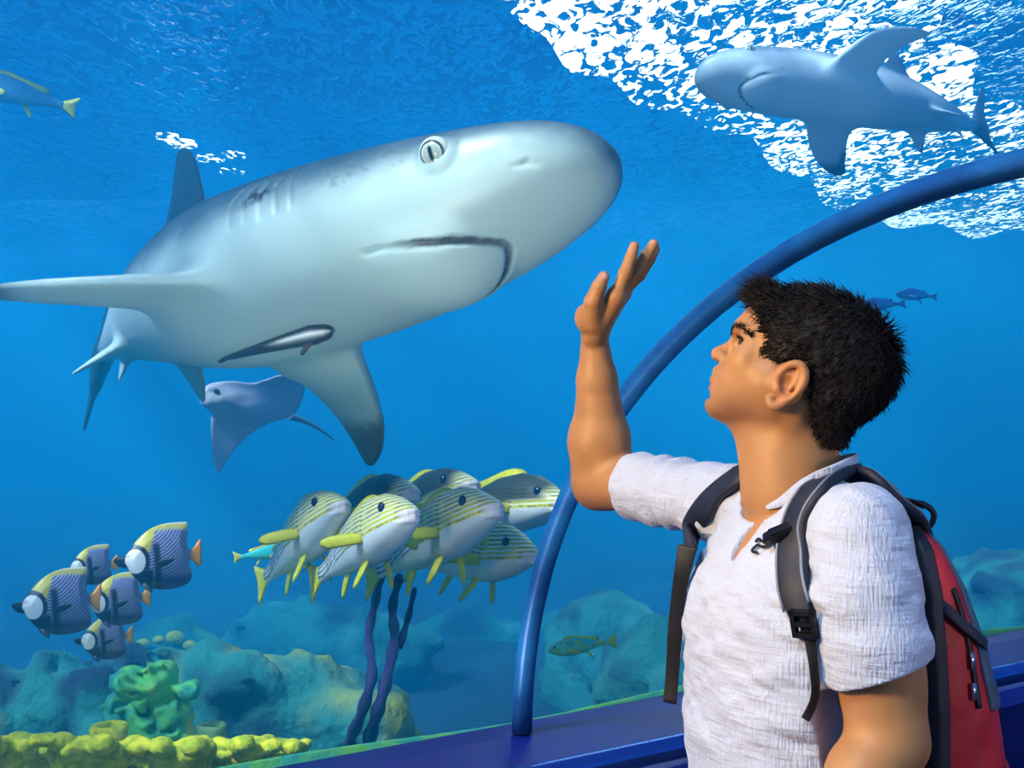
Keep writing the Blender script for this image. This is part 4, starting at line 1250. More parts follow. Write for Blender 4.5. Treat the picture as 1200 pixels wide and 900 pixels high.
def profile_field(h, X, Wd, Up, Dn, ex=2.1):
    f = Field([-.06, -max(Wd) - .03, -max(Dn) - .03], [max(X) + .04, max(Wd) + .03, max(Up) + .03], h)
    def body(p):
        s, r, u = p[..., 0], p[..., 1], p[..., 2]
        w = np.interp(s, X, Wd); hh = np.where(u > 0, np.interp(s, X, Up), np.interp(s, X, Dn))
        k = (np.abs(r / w) ** ex + np.abs(u / hh) ** ex) ** (1 / ex)
        return np.maximum((k - 1) * np.minimum(w, hh), np.maximum(-s, s - X[-1]))
    f.op(body, [0, -max(Wd), -max(Dn)], [X[-1], max(Wd), max(Up)], margin=.03)
    return f

# ---- striped sweetlips
X = [0, .02, .06, .12, .20, .32, .48, .64, .78, .88, .96]
f = profile_field(.0075, X, [.02, .046, .068, .086, .102, .108, .098, .072, .044, .028, .02], [.012, .034, .068, .112, .152, .176, .165, .120, .074, .046, .044], [.02, .044, .062, .080, .104, .124, .116, .088, .058, .040, .042])
f.chain([(.045, -.045, -.018), (.012, -.024, -.010), (.004, 0, -.008), (.012, .024, -.010), (.045, .045, -.018)], [.010, .017, .019, .017, .010], k=.008)
f.chain([(.05, -.042, -.040), (.022, -.022, -.036), (.014, 0, -.034), (.022, .022, -.036), (.05, .042, -.040)], [.010, .016, .018, .016, .010], k=.008)
f.chain([(.06, -.056, -.028), (.006, -.032, -.022), (-.012, 0, -.020), (.006, .032, -.022), (.06, .056, -.028)], [.003] * 5, k=.003, sub=True)
v, q = f.mesh(); v = relax(v, q, 1, .4)
def lips_colors(dark):
    s, r, u = v[:, 0], np.abs(v[:, 1]), v[:, 2]
    lat = u + .010 + .16 * np.clip(.14 - s, 0, 1) * 0 - .35 * np.clip(s - .55, 0, 1) * 0
    wave = lat * 1.0 + .012 * np.sin(s * 9) + .004 * value_noise(v, 18, 3)
    ph = wave / .0225
    st = np.abs((ph % 1) - .5) * 2
    white = np.array([.84, .88, .92]); yel = np.array([.72, .66, .03]); drk = np.array([.035, .05, .05])
    c = np.repeat(white[None], len(v), 0)
    on = sstep(-.028, -.012, lat) * 1.0
    rear = sstep(.40, .62, s)
    c2 = mixc(np.repeat(white[None], len(v), 0), yel, sstep(.25, .40, st)); c2 = mixc(c2, drk, sstep(.74, .84, st) * .85)
    c2r = mixc(np.repeat(white[None], len(v), 0), (.10, .14, .16), sstep(.40, .60, st))
    c2 = c2 * (1 - rear[:, None]) + c2r * rear[:, None]
    c = c * (1 - on[:, None]) + c2 * on[:, None]
    c = mixc(c, (.50, .50, .06), sstep(.075, .13, u - .35 * s + .03) * .45 * (s < .4))
    if dark:
        c = mixc(c, (.004, .014, .016), sstep(-.005, .04, lat) * .95 * sstep(.03, .12, s))
    lip = sstep(.055, .02, s) * sstep(.012, -.004, u)
    return mixc(c, (.78, .68, .76), lip * .8)
me_lip = {d: local_mesh('body', (v, q), m_fish, lips_colors(d)) for d in (False, True)}
TAIL = [(0, .028), (.06, .06), (.13, .10), (.16, .11), (.145, .06), (.135, 0), (.145, -.06), (.16, -.11), (.13, -.10), (.06, -.06), (0, -.028)]
DORSF = [(0, 0), (.06, .05), (.16, .065), (.30, .055), (.44, .05), (.52, .045), (.55, .0), (.40, -.03), (.2, -.02)]
PECF = [(0, .02), (.08, .045), (.17, .05), (.20, .028), (.17, .0), (.09, -.012), (0, -.02)]
PELF = [(0, .02), (.06, .012), (.13, .0), (.15, -.015), (.12, -.03), (.05, -.03), (0, -.02)]
lips_parts = [('tail_fin', local_mesh('tail_fin', place_fin(TAIL, .008, (.94, 0, 0), (1, 0, 0), (0, 0, 1)), m_finy)),
              ('dorsal_fin', local_mesh('dorsal_fin', place_fin(DORSF, .006, (.30, 0, .165), (1, 0, -.16), (0, 0, 1)), m_fink if False else m_finy)),
              ('anal_fin', local_mesh('anal_fin', place_fin(PELF, .006, (.66, 0, -.07), (.6, 0, -.8), (-.8, 0, -.6)), m_finy))]
for sg in (1, -1):
    lips_parts.append(('pectoral_fin', local_mesh('pectoral_fin', place_fin(PECF, .007, (.30, .098 * sg, -.03), (.62, .75 * sg, -.10), (-.2, .1 * sg, 1)), m_finy)))
    lips_parts.append(('pelvic_fin', local_mesh('pelvic_fin', place_fin(PELF, .007, (.38, .05 * sg, -.105), (.55, .35 * sg, -.75), (.8, 0, .5)), m_finy)))
    lips_parts.append(('eye', local_mesh('eye', ball_vf((.135, .079 * sg, .058), (.022, .016, .024), 16, 12), m_feye)))
GRP = 'striped yellow fish schooling in front of the reef'
def lipsfish(u, v_, t, d, cam_, L, dark, label):
    """d: direction in the picture (right, up); cam_: share of the heading towards the viewer"""
    d = np.array(d, float); d /= np.linalg.norm(d); k = math.sqrt(1 - cam_ * cam_)
    fwd = np.array([d[0] * k, -cam_, d[1] * k])
    o = fish_root('sweetlips', P(u, v_, t) + fwd * .45 * L, fwd, (-.25 * d[1], .38, 1), L, label, 'fish', GRP)
    add_parts(o, [('body', me_lip[dark])] + lips_parts)
lipsfish(358, 632, 4.4, (107, 98), .72, .70, False, 'steeply climbing striped yellow fish overlapping a turquoise fish')
lipsfish(430, 636, 4.05, (110, 84), .74, .68, False, 'striped yellow fish between the steepest climber and the biggest one of the school')
lipsfish(514, 630, 4.35, (118, 78), .70, .76, False, 'biggest striped yellow fish in the middle of the school')
lipsfish(560, 654, 4.8, (98, 22), .76, .74, False, 'lowest striped yellow fish, swimming almost level under the biggest one')
lipsfish(428, 606, 4.85, (100, 60), .70, .74, True, 'dark-backed yellow fish half hidden behind the second climber')
lipsfish(492, 602, 5.4, (110, 70), .66, .84, True, 'dark-backed striped fish peeking over the biggest fish of the school')
lipsfish(592, 596, 5.2, (100, 20), .72, .78, True, 'dark green backed striped fish leading the school beside the rib')

# ---- banded angelfish
OUT = smooth_poly([(0, -.02), (.02, .06), (.10, .17), (.22, .30), (.36, .40), (.55, .46), (.80, .47), (.86, .455), (.865, .36), (.85, .20), (.875, .08), (.90, .04), (.90, -.04), (.88, -.09), (.91, -.20), (.92, -.33), (.84, -.42), (.66, -.47), (.44, -.465), (.26, -.40), (.12, -.27), (.03, -.12)], 4)
f = Field([-.05, -.16, -.55], [1.0, .16, .55], .0085)
def angel(p):
    d2 = d_poly2(p[..., 0], p[..., 2], OUT)
    s, u = p[..., 0], p[..., 2]
    core = np.clip(1 - ((s - .40) / .52) ** 2, 0, 1) ** .5 * np.clip(1 - (np.abs(u + .02) / .50) ** 2.2, 0, 1)
    th = .012 + .118 * core * np.clip(-d2 / .11, 0, 1) ** .6
    return np.maximum(d2, np.abs(p[..., 1]) - th) * .8
f.op(angel, [0, -.14, -.5], [.95, .14, .5], margin=.02)
f.ell((.015, 0, -.055), (.035, .028, .028), k=.02)
v, q = f.mesh(); v = relax(v, q, 2, .4)
s, r, u = v[:, 0], v[:, 1], v[:, 2]
arc = np.sqrt((s - .18) ** 2 + (u - .62) ** 2)
lines = np.abs(((arc + .004 * value_noise(v, 14, 2)) / .042 % 1) - .5) * 2
c = mixc(np.repeat(np.array([[.055, .055, .22]]), len(v), 0), (.40, .41, .62), sstep(.42, .60, lines))
c = mixc(c, (.04, .035, .17), sstep(-.16, -.30, u + .06 * s))                    # dark belly
c = mixc(c, (.30, .28, .70), .35 * sstep(.60, .9, s) * sstep(-.30, -.1, u))
c = mixc(c, (.62, .56, .05), sstep(.36, .42, u + .10 * np.abs(s - .6)) * sstep(.05, .2, s) * .85)
c = mixc(c, (.85, .85, .62), sstep(.43, .46, u) * .7)
crest = sstep(.30, .27, s - .30 * np.clip(u, -1, .5)) * sstep(.02, .08, u)
c = mixc(c, (.58, .50, .045), crest)
bar = np.exp(-((s - .42 + .08 * u) / .052) ** 4) * sstep(.24, .16, u)
c = mixc(c, (.008, .008, .03), bar)
front = sstep(.38, .35, s) * sstep(-.14, -.18, u)
c = mixc(c, (.008, .008, .03), front)
face = d_ell(v * [1, 0, 1], (.13, 0, -.045), (.125, 1, .165))
c = mixc(c, (.008, .008, .03), sstep(.075, .060, face) * sstep(-.17, -.14, u))
c = mixc(c, (.86, .88, .92), sstep(.012, 0, face))
c = mixc(c, (.70, .32, .34), np.exp(-(((v - [.03, 0, .03]) / [.05, .2, .02]) ** 2).sum(1)) * .8)
ang_parts = [('body', local_mesh('body', (v, q), m_fish, c)),
             ('tail_fin', local_mesh('tail_fin', place_fin([(0, .05), (.06, .10), (.13, .19), (.17, .20), (.175, .0), (.165, -.17), (.12, -.16), (.05, -.09), (0, -.05)], .010, (.885, 0, 0), (1, 0, 0), (0, 0, 1)), m_fino))]
for sg in (1, -1):
    ang_parts.append(('pectoral_fin', local_mesh('pectoral_fin', place_fin([(0, .035), (.10, .06), (.20, .055), (.26, .03), (.20, -.01), (.10, -.04), (0, -.035)], .007, (.42, .12 * sg, -.10), (.80, .50 * sg, .22), (-.2, 0, 1)), m_fink)))
    ang_parts.append(('pelvic_fin', local_mesh('pelvic_fin', place_fin([(0, .03), (.08, .05), (.16, .03), (.18, 0), (.10, -.03), (0, -.03)], .008, (.24, .06 * sg, -.36), (.5, .5 * sg, -.6), (.8, 0, .4)), m_fink)))
    ang_parts.append(('eye', local_mesh('eye', ball_vf((.205, .085 * sg, .125), (.022, .016, .022), 14, 10), m_feye)))
def angelfish(u, v_, t, H, label, far_fin=False, yaw=.42):
    k = math.sqrt(1 - yaw * yaw); fwd = np.array([-k, -yaw, 0.0]); L = H * t / FPX / .94
    c = P(u, v_, t) + fwd * .46 * L
    o = fish_root('angelfish', c, fwd, (0, 0, 1), L, label, 'fish', 'banded angelfish above the coral')
    add_parts(o, ang_parts)
    if far_fin:
        me = local_mesh('pectoral_fin', place_fin([(0, .05), (.14, .075), (.28, .06), (.34, .0), (.24, -.07), (.1, -.07), (0, -.05)], .008, (.16, .07, -.10), (-.80, .50, .10), (0, .0, 1)), m_fink)
        add_parts(o, [('far_pectoral_fin', me)])
angelfish(186, 652, 4.25, 78, 'big banded angelfish with orange tail, uppermost of the shoal', True)
angelfish(107, 662, 4.5, 47, 'small banded angelfish between the two big ones', False)
angelfish(67, 705, 4.3, 78, 'big banded angelfish with a dark fin spread ahead of its face', True)
angelfish(136, 702, 4.4, 62, 'middle-sized banded angelfish over the lowest one', False)
angelfish(122, 747, 4.6, 52, 'lowest banded angelfish just above the coral', True)

# ---- plain reef fish
X = [0, .03, .10, .22, .38, .55, .72, .86, .95]
f = profile_field(.014, X, [.015, .03, .05, .07, .075, .062, .042, .022, .014], [.012, .04, .085, .125, .14, .115, .075, .042, .04], [.012, .04, .08, .115, .13, .11, .07, .04, .04])
v, q = f.mesh(); v = relax(v, q, 1, .4)
def plain(back, belly, spot=None):
    n = value_noise(v, 16, 7)
    c = mixc(np.repeat(np.array([belly]), len(v), 0), back, sstep(-.05, .07, v[:, 2] + .03 * n))
    if spot is not None: c = mixc(c, spot, sstep(.1, .4, n) * .6)
    return c
def plain_parts(key, back, belly, fin, spot=None):
    mf = mat('fin_' + key, fin, rough=.5)
    pr = [('body', local_mesh('body', (v, q), m_fish, plain(back, belly, spot))),
          ('tail_fin', local_mesh('tail_fin', place_fin(TAIL, .008, (.93, 0, 0), (1, 0, 0), (0, 0, 1)), mf)),
          ('dorsal_fin', local_mesh('dorsal_fin', place_fin(DORSF, .006, (.26, 0, .125), (1, 0, -.12), (0, 0, 1)), mf)),
          ('anal_fin', local_mesh('anal_fin', place_fin(PELF, .006, (.6, 0, -.09), (.6, 0, -.8), (-.8, 0, -.6)), mf))]
    for sg in (1, -1):
        pr.append(('pectoral_fin', local_mesh('pectoral_fin', place_fin(PECF, .006, (.3, .07 * sg, -.03), (.75, .5 * sg, -.3), (0, 0, 1)), mf)))
        pr.append(('eye', local_mesh('eye', ball_vf((.11, .05 * sg, .04), (.018, .012, .018), 12, 8), m_feye)))
    return pr
def plainfish(u, v_, t, d, Lpx, yaw, parts, label, name='reef_fish'):
    d = np.array(d, float); d /= np.linalg.norm(d); k = math.sqrt(1 - yaw * yaw); fwd = np.array([d[0] * k, yaw, d[1] * k]); L = Lpx * t / FPX / 1.05
    o = fish_root(name, P(u, v_, t) + fwd * .5 * L, fwd, (0, 0, 1), L, label, 'fish'); add_parts(o, parts)
plainfish(679, 757, 5.6, (-1, -.1), 82, -.2, plain_parts('lime', srgb(60, 210, 190), srgb(120, 235, 190), srgb(200, 230, 30), srgb(190, 220, 60)), 'turquoise and lime fish with yellow tail right of the rib')
plainfish(312, 648, 4.85, (1, .12), 68, .25, plain_parts('turquoise', srgb(40, 200, 210), srgb(80, 225, 215), srgb(230, 220, 80)), 'turquoise fish with yellow edged tail behind the steepest climbing striped fish')
plainfish(18, 108, 6.5, (-1, .25), 130, -.15, plain_parts('olive', srgb(60, 120, 170), srgb(80, 150, 190), srgb(170, 180, 40)), 'blue fish with yellow fins under the dark water surface')
pd_ = plain_parts('indigo', srgb(24, 40, 110), srgb(40, 80, 150), srgb(30, 60, 120))
plainfish(1030, 358, 8.0, (-1, -.1), 62, -.2, pd_, 'dark fish just behind the hair of the man')
plainfish(1072, 346, 8.4, (-1, 0.05), 52, -.2, pd_, 'dark fish with a greenish tail following another behind the man')

# ---- remora under the shark
bvh_shark = bvh_of(wv, sq) if 'bvh_of' in globals() else None
from mathutils.bvhtree import BVHTree
bvh_shark = BVHTree.FromPolygons([tuple(x) for x in wv], [tuple(int(i) for i in g) for g in sq])
path = [(262, 421), (290, 413), (318, 405), (344, 398), (368, 392), (389, 388)]
pts = []
for (a, b) in path:
    ray = Vector(((a - 600) / FPX, 1, (450 - b) / FPX)).normalized()
    h = bvh_shark.ray_cast(Vector((0, 0, CAM_H)), ray)
    pts.append(np.array(h[0]) if h[0] is not None else P(a, b, 3.95))
pts = np.array(pts); td = np.median(pts[:, 1]); tl = np.interp(np.arange(6), [0, 5], [pts[0][1] if pts[0][1] < td + .6 else td + .15, td - .05])
pts = np.array([P(a, b, min(t_, p_[1]) - .035) for (a, b), t_, p_ in zip(path, tl, pts)])
pts = smooth_poly(pts, 6, closed=False); kk = np.linspace(0, 1, len(pts))
rad = np.interp(kk, [0, .1, .5, .8, .95, 1], [.004, .010, .023, .032, .022, .007])
V, F = tube(pts, rad, seg=16, up=(0, 0, 1), flat=1.0)
ang = np.tile(np.arange(16) / 16 * 2 * math.pi, len(pts))
kv = np.repeat(kk, 16); hgt = np.cos(ang)
cr = np.repeat(np.array([[.030, .012, .006]]), len(V), 0)
cr = mixc(cr, (.85, .86, .80), np.exp(-((hgt + .05) / .26) ** 2) * sstep(.35, .6, kv))
rem = empty('remora', pts[len(pts) // 2], 'slim brown remora with a pale stripe clinging under the large shark', 'fish')
mesh_obj('body', V, F, m_fish, rem, colors=cr)
m_rfin = mat('fin_brown', (.05, .02, .01), rough=.5)
b0 = pts[int(len(pts) * .78)]; T = pts[-1] - pts[0]; T /= np.linalg.norm(T)
for nm, pl, rt, e1 in (('pectoral_fin', PECF, b0 - [0, .02, .015], -T * .7 + np.array([0, -.2, -.7])), ('dorsal_fin', PELF, pts[int(len(pts) * .45)] + [0, 0, .012], -T + np.array([0, 0, .3])), ('tail_fin', PELF, pts[1], -T)):
    vv, ff = place_fin(np.array(pl) * .32, .002, rt, e1, (0, 0, 1)); mesh_obj(nm, vv, ff, m_rfin, rem)

# ---- ray gliding behind the shark
RAYP = smooth_poly([(240, 464), (250, 450), (272, 446), (296, 448), (326, 438), (354, 434), (356, 455), (350, 478), (338, 490), (312, 497), (288, 512), (266, 534), (250, 552), (246, 530), (246, 500), (247, 482), (238, 474)], 4)
tR = 6.3; cR = np.array([292., 478.]); kR = tR / FPX
rp = (RAYP - cR) * [1, -1]
ex = np.array([.86, .48, .17]); ex /= np.linalg.norm(ex); ez = np.array([.0, -.25, .97]); ez -= ex * (ez @ ex); ez /= np.linalg.norm(ez); ey = np.cross(ez, ex)
def raypt(x, z): # picture offset to the tilted plane of the ray
    A = np.array([[ex[0] - ex[1] * (cR[0] + x - 600) / FPX, ez[0] - ez[1] * (cR[0] + x - 600) / FPX], [ex[2] - ex[1] * (450 - cR[1] + z) / FPX, ez[2] - ez[1] * (450 - cR[1] + z) / FPX]])
    return np.linalg.solve(A, [x, z])
rl = np.array([raypt(x, z) for x, z in rp])
f = Field([rl[:, 0].min() - 8, -26, rl[:, 1].min() - 8], [rl[:, 0].max() + 8, 26, rl[:, 1].max() + 8], 1.5)
axp = np.array([raypt(-46, 14), raypt(46, -16)]); axd = (axp[1] - axp[0]) / np.linalg.norm(axp[1] - axp[0])
def rayf(p):
    d2 = d_poly2(p[..., 0], p[..., 2], rl)
    qx = p[..., 0] - axp[0][0]; qz = p[..., 2] - axp[0][1]
    al_ = qx * axd[0] + qz * axd[1]; pe = -qx * axd[1] + qz * axd[0]
    th = 1.2 + 14 * np.exp(-(pe / 17) ** 2) * np.clip(-d2 / 14, 0, 1) ** .5 * sstep(100, 40, al_)
    bend = .0035 * pe * pe
    return np.maximum(d2, np.abs(p[..., 1] + bend * .6) - th) * .8
f.op(rayf, f.lo + 3, f.lo + f.n * f.h - 3, margin=0)
hd = raypt(-44, 14)
f.ell((hd[0], 0, hd[1]), (13, 10, 12), k=8)
v, q = f.mesh(); v = relax(v, q, 2, .4)
c = np.repeat(np.array([[.48, .50, .66]]), len(v), 0)
c = mixc(c, (.75, .70, .76), np.exp(-(((v[:, [0, 2]] - (hd + [12, 2])) / [18, 13]) ** 2).sum(1)))
c = mixc(c, (.10, .12, .22), np.exp(-(((v[:, [0, 2]] - (hd + [0, 9])) / [7, 3]) ** 2).sum(1)))
c = mixc(c, (.16, .18, .30), np.exp(-(((v[:, [0, 2]] - (hd + [30, -6])) / [16, 5]) ** 2).sum(1)) * .7)
wv_r = P(cR[0], cR[1], tR) + (v[:, :1] * ex + v[:, 1:2] * ey + v[:, 2:3] * ez) * kR
ray_o = empty('eagle_ray', P(cR[0], cR[1], tR), 'pale violet ray with spread wings gliding behind the large shark', 'ray')
mesh_obj('body', wv_r, q, m_fish, ray_o, colors=c)
tp_ = [P(340, 488, tR + .15), P(358, 494, tR + .3), P(376, 504, tR + .5), P(392, 516, tR + .7)]
V, F = tube(smooth_poly(tp_, 5, False), np.linspace(.018, .004, 16), seg=8); mesh_obj('tail', V, F, mat('ray_tail', (.22, .25, .36), rough=.5), ray_o)
for sx in (-9, 9):
    e = P(cR[0], cR[1], tR) + ((hd[0] + sx * .4) * ex - 9 * ey * (1 if sx > 0 else -1) * 1.0 + (hd[1] + 6) * ez) * kR
    V, F = ball_vf(e, .016, 12, 8); mesh_obj('eye', V, F, m_feye, ray_o)
# ================================================================== reef
m_rock = mat('reef_rock', rough=.95, attr=True, bump=(14, .7, .05))
m_ycoral = mat('yellow_coral', srgb(235, 225, 40), rough=.85, noise=(26, .9, srgb(150, 175, 30)), bump=(60, .7, .012))
m_gcoral = mat('green_coral', srgb(60, 190, 110), rough=.75, attr=True, bump=(40, .5, .01))
m_stem = mat('sea_whip', srgb(44, 20, 100), rough=.7, noise=(10, .6, srgb(24, 60, 90)))
def rock(name, balls, h, label, top, mid_, dark, seed=0, amp=.12, cat='rock', group=None, k=.25, parent=None):
    """lumpy rock from overlapping rounded masses, roughened by noise"""
    balls = [(np.asarray(c, float), np.broadcast_to(np.asarray(r, float), (3,))) for c, r in balls]
    lo = np.min([c - r for c, r in balls], 0) - .25; hi = np.max([c + r for c, r in balls], 0) + .25
    f = Field(lo, hi, h)
    for c, r in balls: f.ell(c, tuple(r), k=k)
    near_ = np.abs(f.f) < 3.2 * amp + .05
    pp = f.pts(tuple(slice(0, int(n)) for n in f.n))[near_]
    f.f[near_] += amp * value_noise(pp, 2.2, seed) + amp * 1.1 * (.45 - np.abs(value_noise(pp, 3.4, seed + 9))) + amp * .75 * value_noise(pp, 5.5, seed + 1) + amp * .35 * value_noise(pp, 13, seed + 2)
    v, q = f.mesh(); v = relax(v, q, 1, .4)
    n = value_noise(v, 1.7, seed + 5) * .6 + value_noise(v, 6, seed + 6) * .4
    c = mixc(np.repeat(np.array([dark]), len(v), 0), mid_, sstep(-.45, .05, n)); c = mixc(c, top, sstep(.10, .55, n))
    o = mesh_obj(name, v, q, m_rock, colors=c, origin=[(lo[0] + hi[0]) / 2, (lo[1] + hi[1]) / 2, v[:, 2].min()])
    return tag(o, label, cat, group)
TEAL = (.015, .19, .17); OLV = (.36, .38, .025); DKB = (.006, .022, .05); GRN = (.10, .38, .12)
def col_from(u, v, t, r, base=BED):
    """stack of masses from the seabed up to the picture point"""
    p = P(u, v, t); out_ = []; z = p[2] - r * .8
    out_.append((np.array([p[0], p[1], z]), (r, r, r * .8)))
    while z > base + .2:
        z -= r * .9; out_.append((np.array([p[0], p[1] + .1, max(z, base)]), (r * 1.12, r * 1.05, r)))
    return out_
b = []
for u, v, r in ((-30, 800, .45), (30, 794, .40), (85, 772, .34), (112, 790, .28)): b += col_from(u, v, 6.5, r * .9)
rock('rock_ridge', b, .042, 'teal green rock ridge under the angelfish shoal', OLV, TEAL, DKB, 3)
b = []
for u, v, r in ((255, 758, .22), (285, 784, .32), (325, 806, .34), (380, 808, .32), (425, 812, .28)): b += col_from(u, v, 6.35, r * .9)
rock('rock_ridge', b, .042, 'teal green rock ridge with a peak beside the purple sea whips', OLV, TEAL, DKB, 13)
b = []
for u, v, r in ((150, 800, .30), (190, 775, .40), (230, 795, .32)): b += col_from(u, v, 7.6, r)
rock('reef_mound', b, .06, 'dark blue green mound between the two rock ridges', GRN, TEAL, DKB, 23)
b = []
for u, v, r in ((165, 748, .45), (200, 738, .5), (240, 752, .45)): b += col_from(u, v, 10.5, r)
rock('reef_mound', b, .10, 'hazy green mound far behind the coral', GRN, TEAL, DKB, 33)
k = 0
CH = ['small yellow coral head at the angelfish end of the far mound', 'smallest yellow coral head on the far mound', 'biggest yellow coral head on top of the far mound', 'small yellow coral head next to the biggest on the far mound', 'yellow coral head at the rock peak end of the far mound']
for u, v, r in ((168, 742, .05), (186, 738, .045), (205, 735, .07), (222, 744, .05), (236, 748, .06)):
    p = P(u, v + 12, 10.12); vv, ff = ball_vf(p, (r * 1.1, r * .9, r * .8), 12, 8)
    tag(mesh_obj('coral_head', vv, ff, m_ycoral, origin=p - [0, 0, r]), CH[k], 'coral', 'yellow coral heads on the far mound'); k += 1
# distant reef along the bottom
far_specs = [((330, 705, .5), (390, 712, .5), (450, 715, .45), 12.5, 'hazy blue reef ridge behind the yellow fish'),
             ((540, 712, .55), (600, 722, .5), (660, 720, .5), 15.0, 'hazy blue reef ridge crossing behind the rib'),
             ((700, 690, .28), (716, 700, .4), (745, 728, .4), 10.6, 'turquoise reef rock with a pointed top by the lime fish'),
             ((770, 735, .3), (800, 742, .35), (850, 740, .4), 8.0, 'turquoise flat rock behind the chest of the man'),
             ((1130, 690, .5), (1180, 660, .6), (1230, 650, .7), 11.0, 'hazy green reef rock far behind the backpack')]
for i, sp_ in enumerate(far_specs):
    b = []
    for u, v, r in sp_[:3]: b += col_from(u, v, sp_[3], r)
    rock('reef_rock', b, .10, sp_[4], (.08, .34, .34), TEAL, DKB, 43 + 10 * i)

# ---- the near reef: rock base, yellow coral, green coral, sponges
b = []
for u, v, t, r in ((-20, 905, 4.9, .34), (70, 905, 4.8, .32), (150, 905, 4.9, .32), (215, 915, 4.9, .28), (290, 912, 4.9, .26), (345, 925, 4.9, .22), (180, 880, 5.3, .3)): b += col_from(u, v, t, r)
rock('reef_outcrop', b, .05, 'dark rock that carries the yellow and green coral', TEAL, DKB, (.01, .03, .05), 73, amp=.05)
r3 = np.random.default_rng(5)
def coral_cushion(u0, u1, v0, v1, t, n, rb, label):
    f = None; pts = []
    for i in range(n):
        u = r3.uniform(u0, u1); v = r3.uniform(v0, v1); m_ = (u0 + u1) / 2; e = 1 - ((u - m_) / ((u1 - u0) / 2 + 12)) ** 2
        pts.append((P(u, v - 0 * e, t + (v1 - v) * -.012 + r3.uniform(-.1, .25) + (900 - v) * .006), rb * r3.uniform(.7, 1.35)))
    lo = np.min([p - r for p, r in pts], 0) - .05; hi = np.max([p + r for p, r in pts], 0) + .05
    f = Field(lo - [.12, .12, .25], hi + [.12, .12, .05], .016)
    for p, r in pts: f.ell(p, (r, r, r * .8), k=.007)
    c0 = (lo + hi) / 2; f.ell([c0[0], c0[1] + .1, lo[2] + .03], ((hi[0] - lo[0]) * .52, (hi[1] - lo[1]) * .52, .17), k=.05)
    v, q = f.mesh(); v = relax(v, q, 1, .4)
    tag(mesh_obj('brain_coral', v, q, m_ycoral, origin=[c0[0], c0[1], lo[2]]), label, 'coral')
coral_cushion(-25, 90, 868, 912, 4.55, 200, .034, 'knobbly yellow coral cushion below the left rock ridge')
coral_cushion(80, 245, 872, 915, 4.5, 260, .034, 'wide knobbly yellow coral cushion in front of the green coral')
coral_cushion(255, 358, 870, 912, 4.6, 170, .032, 'rounded yellow coral cushion near the purple sea whips')
# green leather coral: folded lobes with cupped rims
f = Field(P(105, 900, 5.0) - [.1, .45, .15], P(255, 765, 5.0) + [.1, .45, .12], .011)
r4 = np.random.default_rng(21)
lobes = [(150, 800, 18), (182, 806, 24), (165, 832, 22), (205, 838, 20), (190, 790, 16), (222, 808, 10), (138, 828, 13), (195, 860, 22), (150, 862, 20), (214, 862, 12), (172, 850, 18)]
for u, v, rr in lobes: f.ell(P(u, v, 5.0), (rr * 1.12 * 5 / FPX, .11, rr * 5 / FPX), k=.02)
for i in range(70):
    u, v, rr = lobes[r4.integers(len(lobes))]; a = r4.uniform(0, 2 * math.pi)
    p = P(u + rr * .85 * math.cos(a), v - rr * .75 * math.sin(a), 5.0) + [0, -r4.uniform(.0, .11), 0]
    R_ = r4.uniform(.016, .040)
    f.ell(p, (R_, R_, R_ * r4.uniform(.5, 1.0)), k=.012)
    if R_ > .024: f.ell(p + [0, -R_ * .35, R_ * .75], (R_ * .72, R_ * .72, R_ * .5), k=.006, sub=True)
for u, v, rr in ((200, 830, 13), (160, 802, 11), (211, 856, 9), (184, 794, 12)): f.ell(P(u, v - 4, 4.86), (rr * 4.9 / FPX, .07, rr * .55 * 4.9 / FPX), k=.015, sub=True)
sl_ = tuple(slice(0, int(n)) for n in f.n); pp = f.pts(sl_)
f.f += .006 * value_noise(pp, 22, 3) + .004 * value_noise(pp, 45, 4)
v, q = f.mesh(); v = relax(v, q, 1, .4); n = value_noise(v, 9, 6) * .6 + value_noise(v, 24, 7) * .4
c = mixc(np.repeat(np.array([[.14, .60, .14]]), len(v), 0), (.70, .70, .04), sstep(.02, .38, n)); c = mixc(c, (.03, .34, .24), sstep(.15, .5, -n))
tag(mesh_obj('leather_coral', v, q, m_gcoral, colors=c, origin=[v[:, 0].mean(), v[:, 1].mean(), v[:, 2].min()]), 'green lobed leather coral rising above the yellow cushions', 'coral')
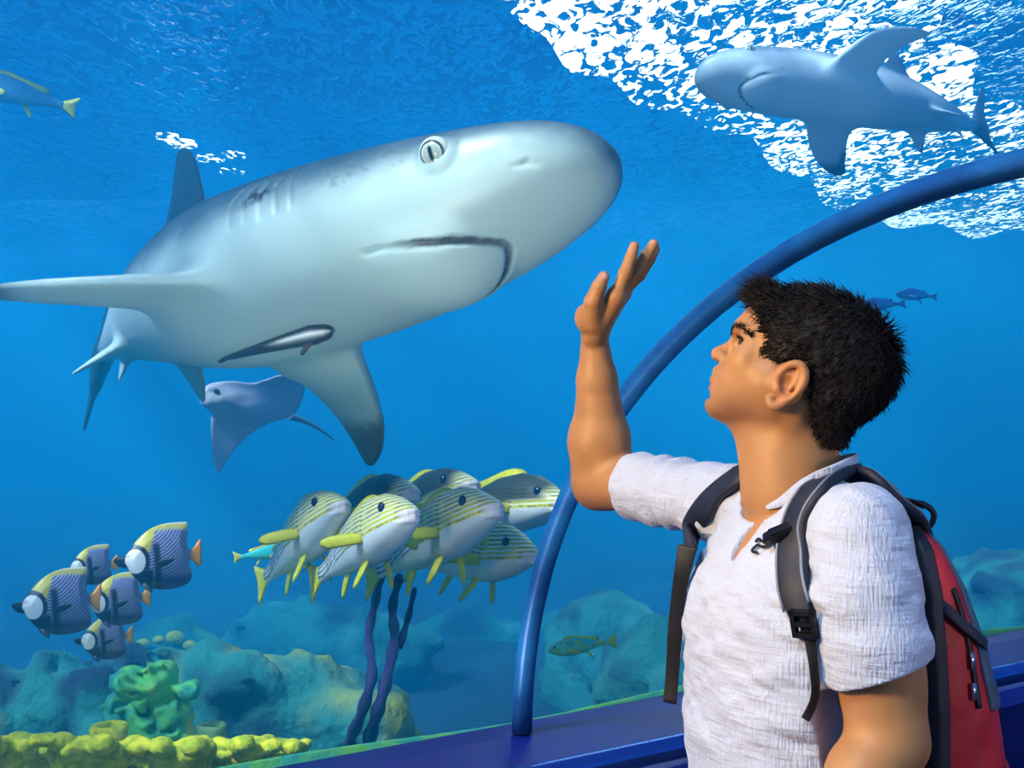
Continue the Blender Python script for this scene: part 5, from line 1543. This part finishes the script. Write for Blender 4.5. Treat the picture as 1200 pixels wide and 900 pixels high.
for u, v_, rr, lab in ((129, 853, 20, 'yellow ring shaped tube sponge in front of the green coral'), (249, 852, 16, 'dull ring shaped tube sponge right of the green coral')):
    c0 = P(u, v_, 4.62); R = rr * 4.62 / FPX; ring = []
    V = []; F = []; na, nb = 28, 16
    prof = [(1.0, -2.2), (1.05, -1.0), (1.12, 0), (1.05, .32), (.85, .36), (.68, .2), (.6, -.2), (.55, -1.2)]
    for i in range(na):
        a = 2 * math.pi * i / na; wob = 1 + .07 * math.sin(3 * a + u)
        for (pr, pz_) in prof: V.append(c0 + np.array([math.cos(a) * pr * R * wob, math.sin(a) * pr * R * wob, pz_ * R * .6]))
    nb = len(prof)
    for i in range(na):
        for j in range(nb - 1): F.append([i * nb + j, ((i + 1) % na) * nb + j, ((i + 1) % na) * nb + j + 1, i * nb + j + 1])
    F.append([i * nb + nb - 1 for i in range(na)]); F.append([i * nb for i in range(na)][::-1])
    tag(mesh_obj('tube_sponge', V, F, m_ycoral if rr > 16 else m_gcoral, origin=c0 - [0, 0, 2.2 * R * .6], colors=np.repeat([[.12, .24, .10]], len(V), 0)), lab, 'sponge')
# purple sea whips
for path, rad, lab in (([(448, 670), (440, 705), (432, 745), (436, 790), (424, 835), (410, 870), (412, 905)], 8, 'purple sea whip stem forking beside the right rock ridge'),
                       ([(468, 676), (460, 712), (462, 748), (452, 800), (440, 842), (430, 880), (434, 910)], 9, 'thick purple sea whip stem below the yellow fish'),
                       ([(486, 690), (478, 725), (468, 758)], 5, 'short purple sea whip twig leaning on the thick stem')):
    t = 5.25
    pts = [P(u, v_, t + .25 * math.sin(k * 1.3)) for k, (u, v_) in enumerate(path)]
    if len(path) > 4:
        pts.append(np.array([pts[-1][0], pts[-1][1] + .1, BED - .05]))
    pts = smooth_poly(pts, 8, False); n = len(pts)
    rads = rad * t / FPX * (.55 + .45 * np.linspace(0, 1, n)) * (1 + .18 * np.sin(np.arange(n) * 1.1))
    V, F = tube(pts, rads, seg=10)
    tag(mesh_obj('sea_whip', V, F, m_stem, origin=pts[-1]), lab, 'coral')
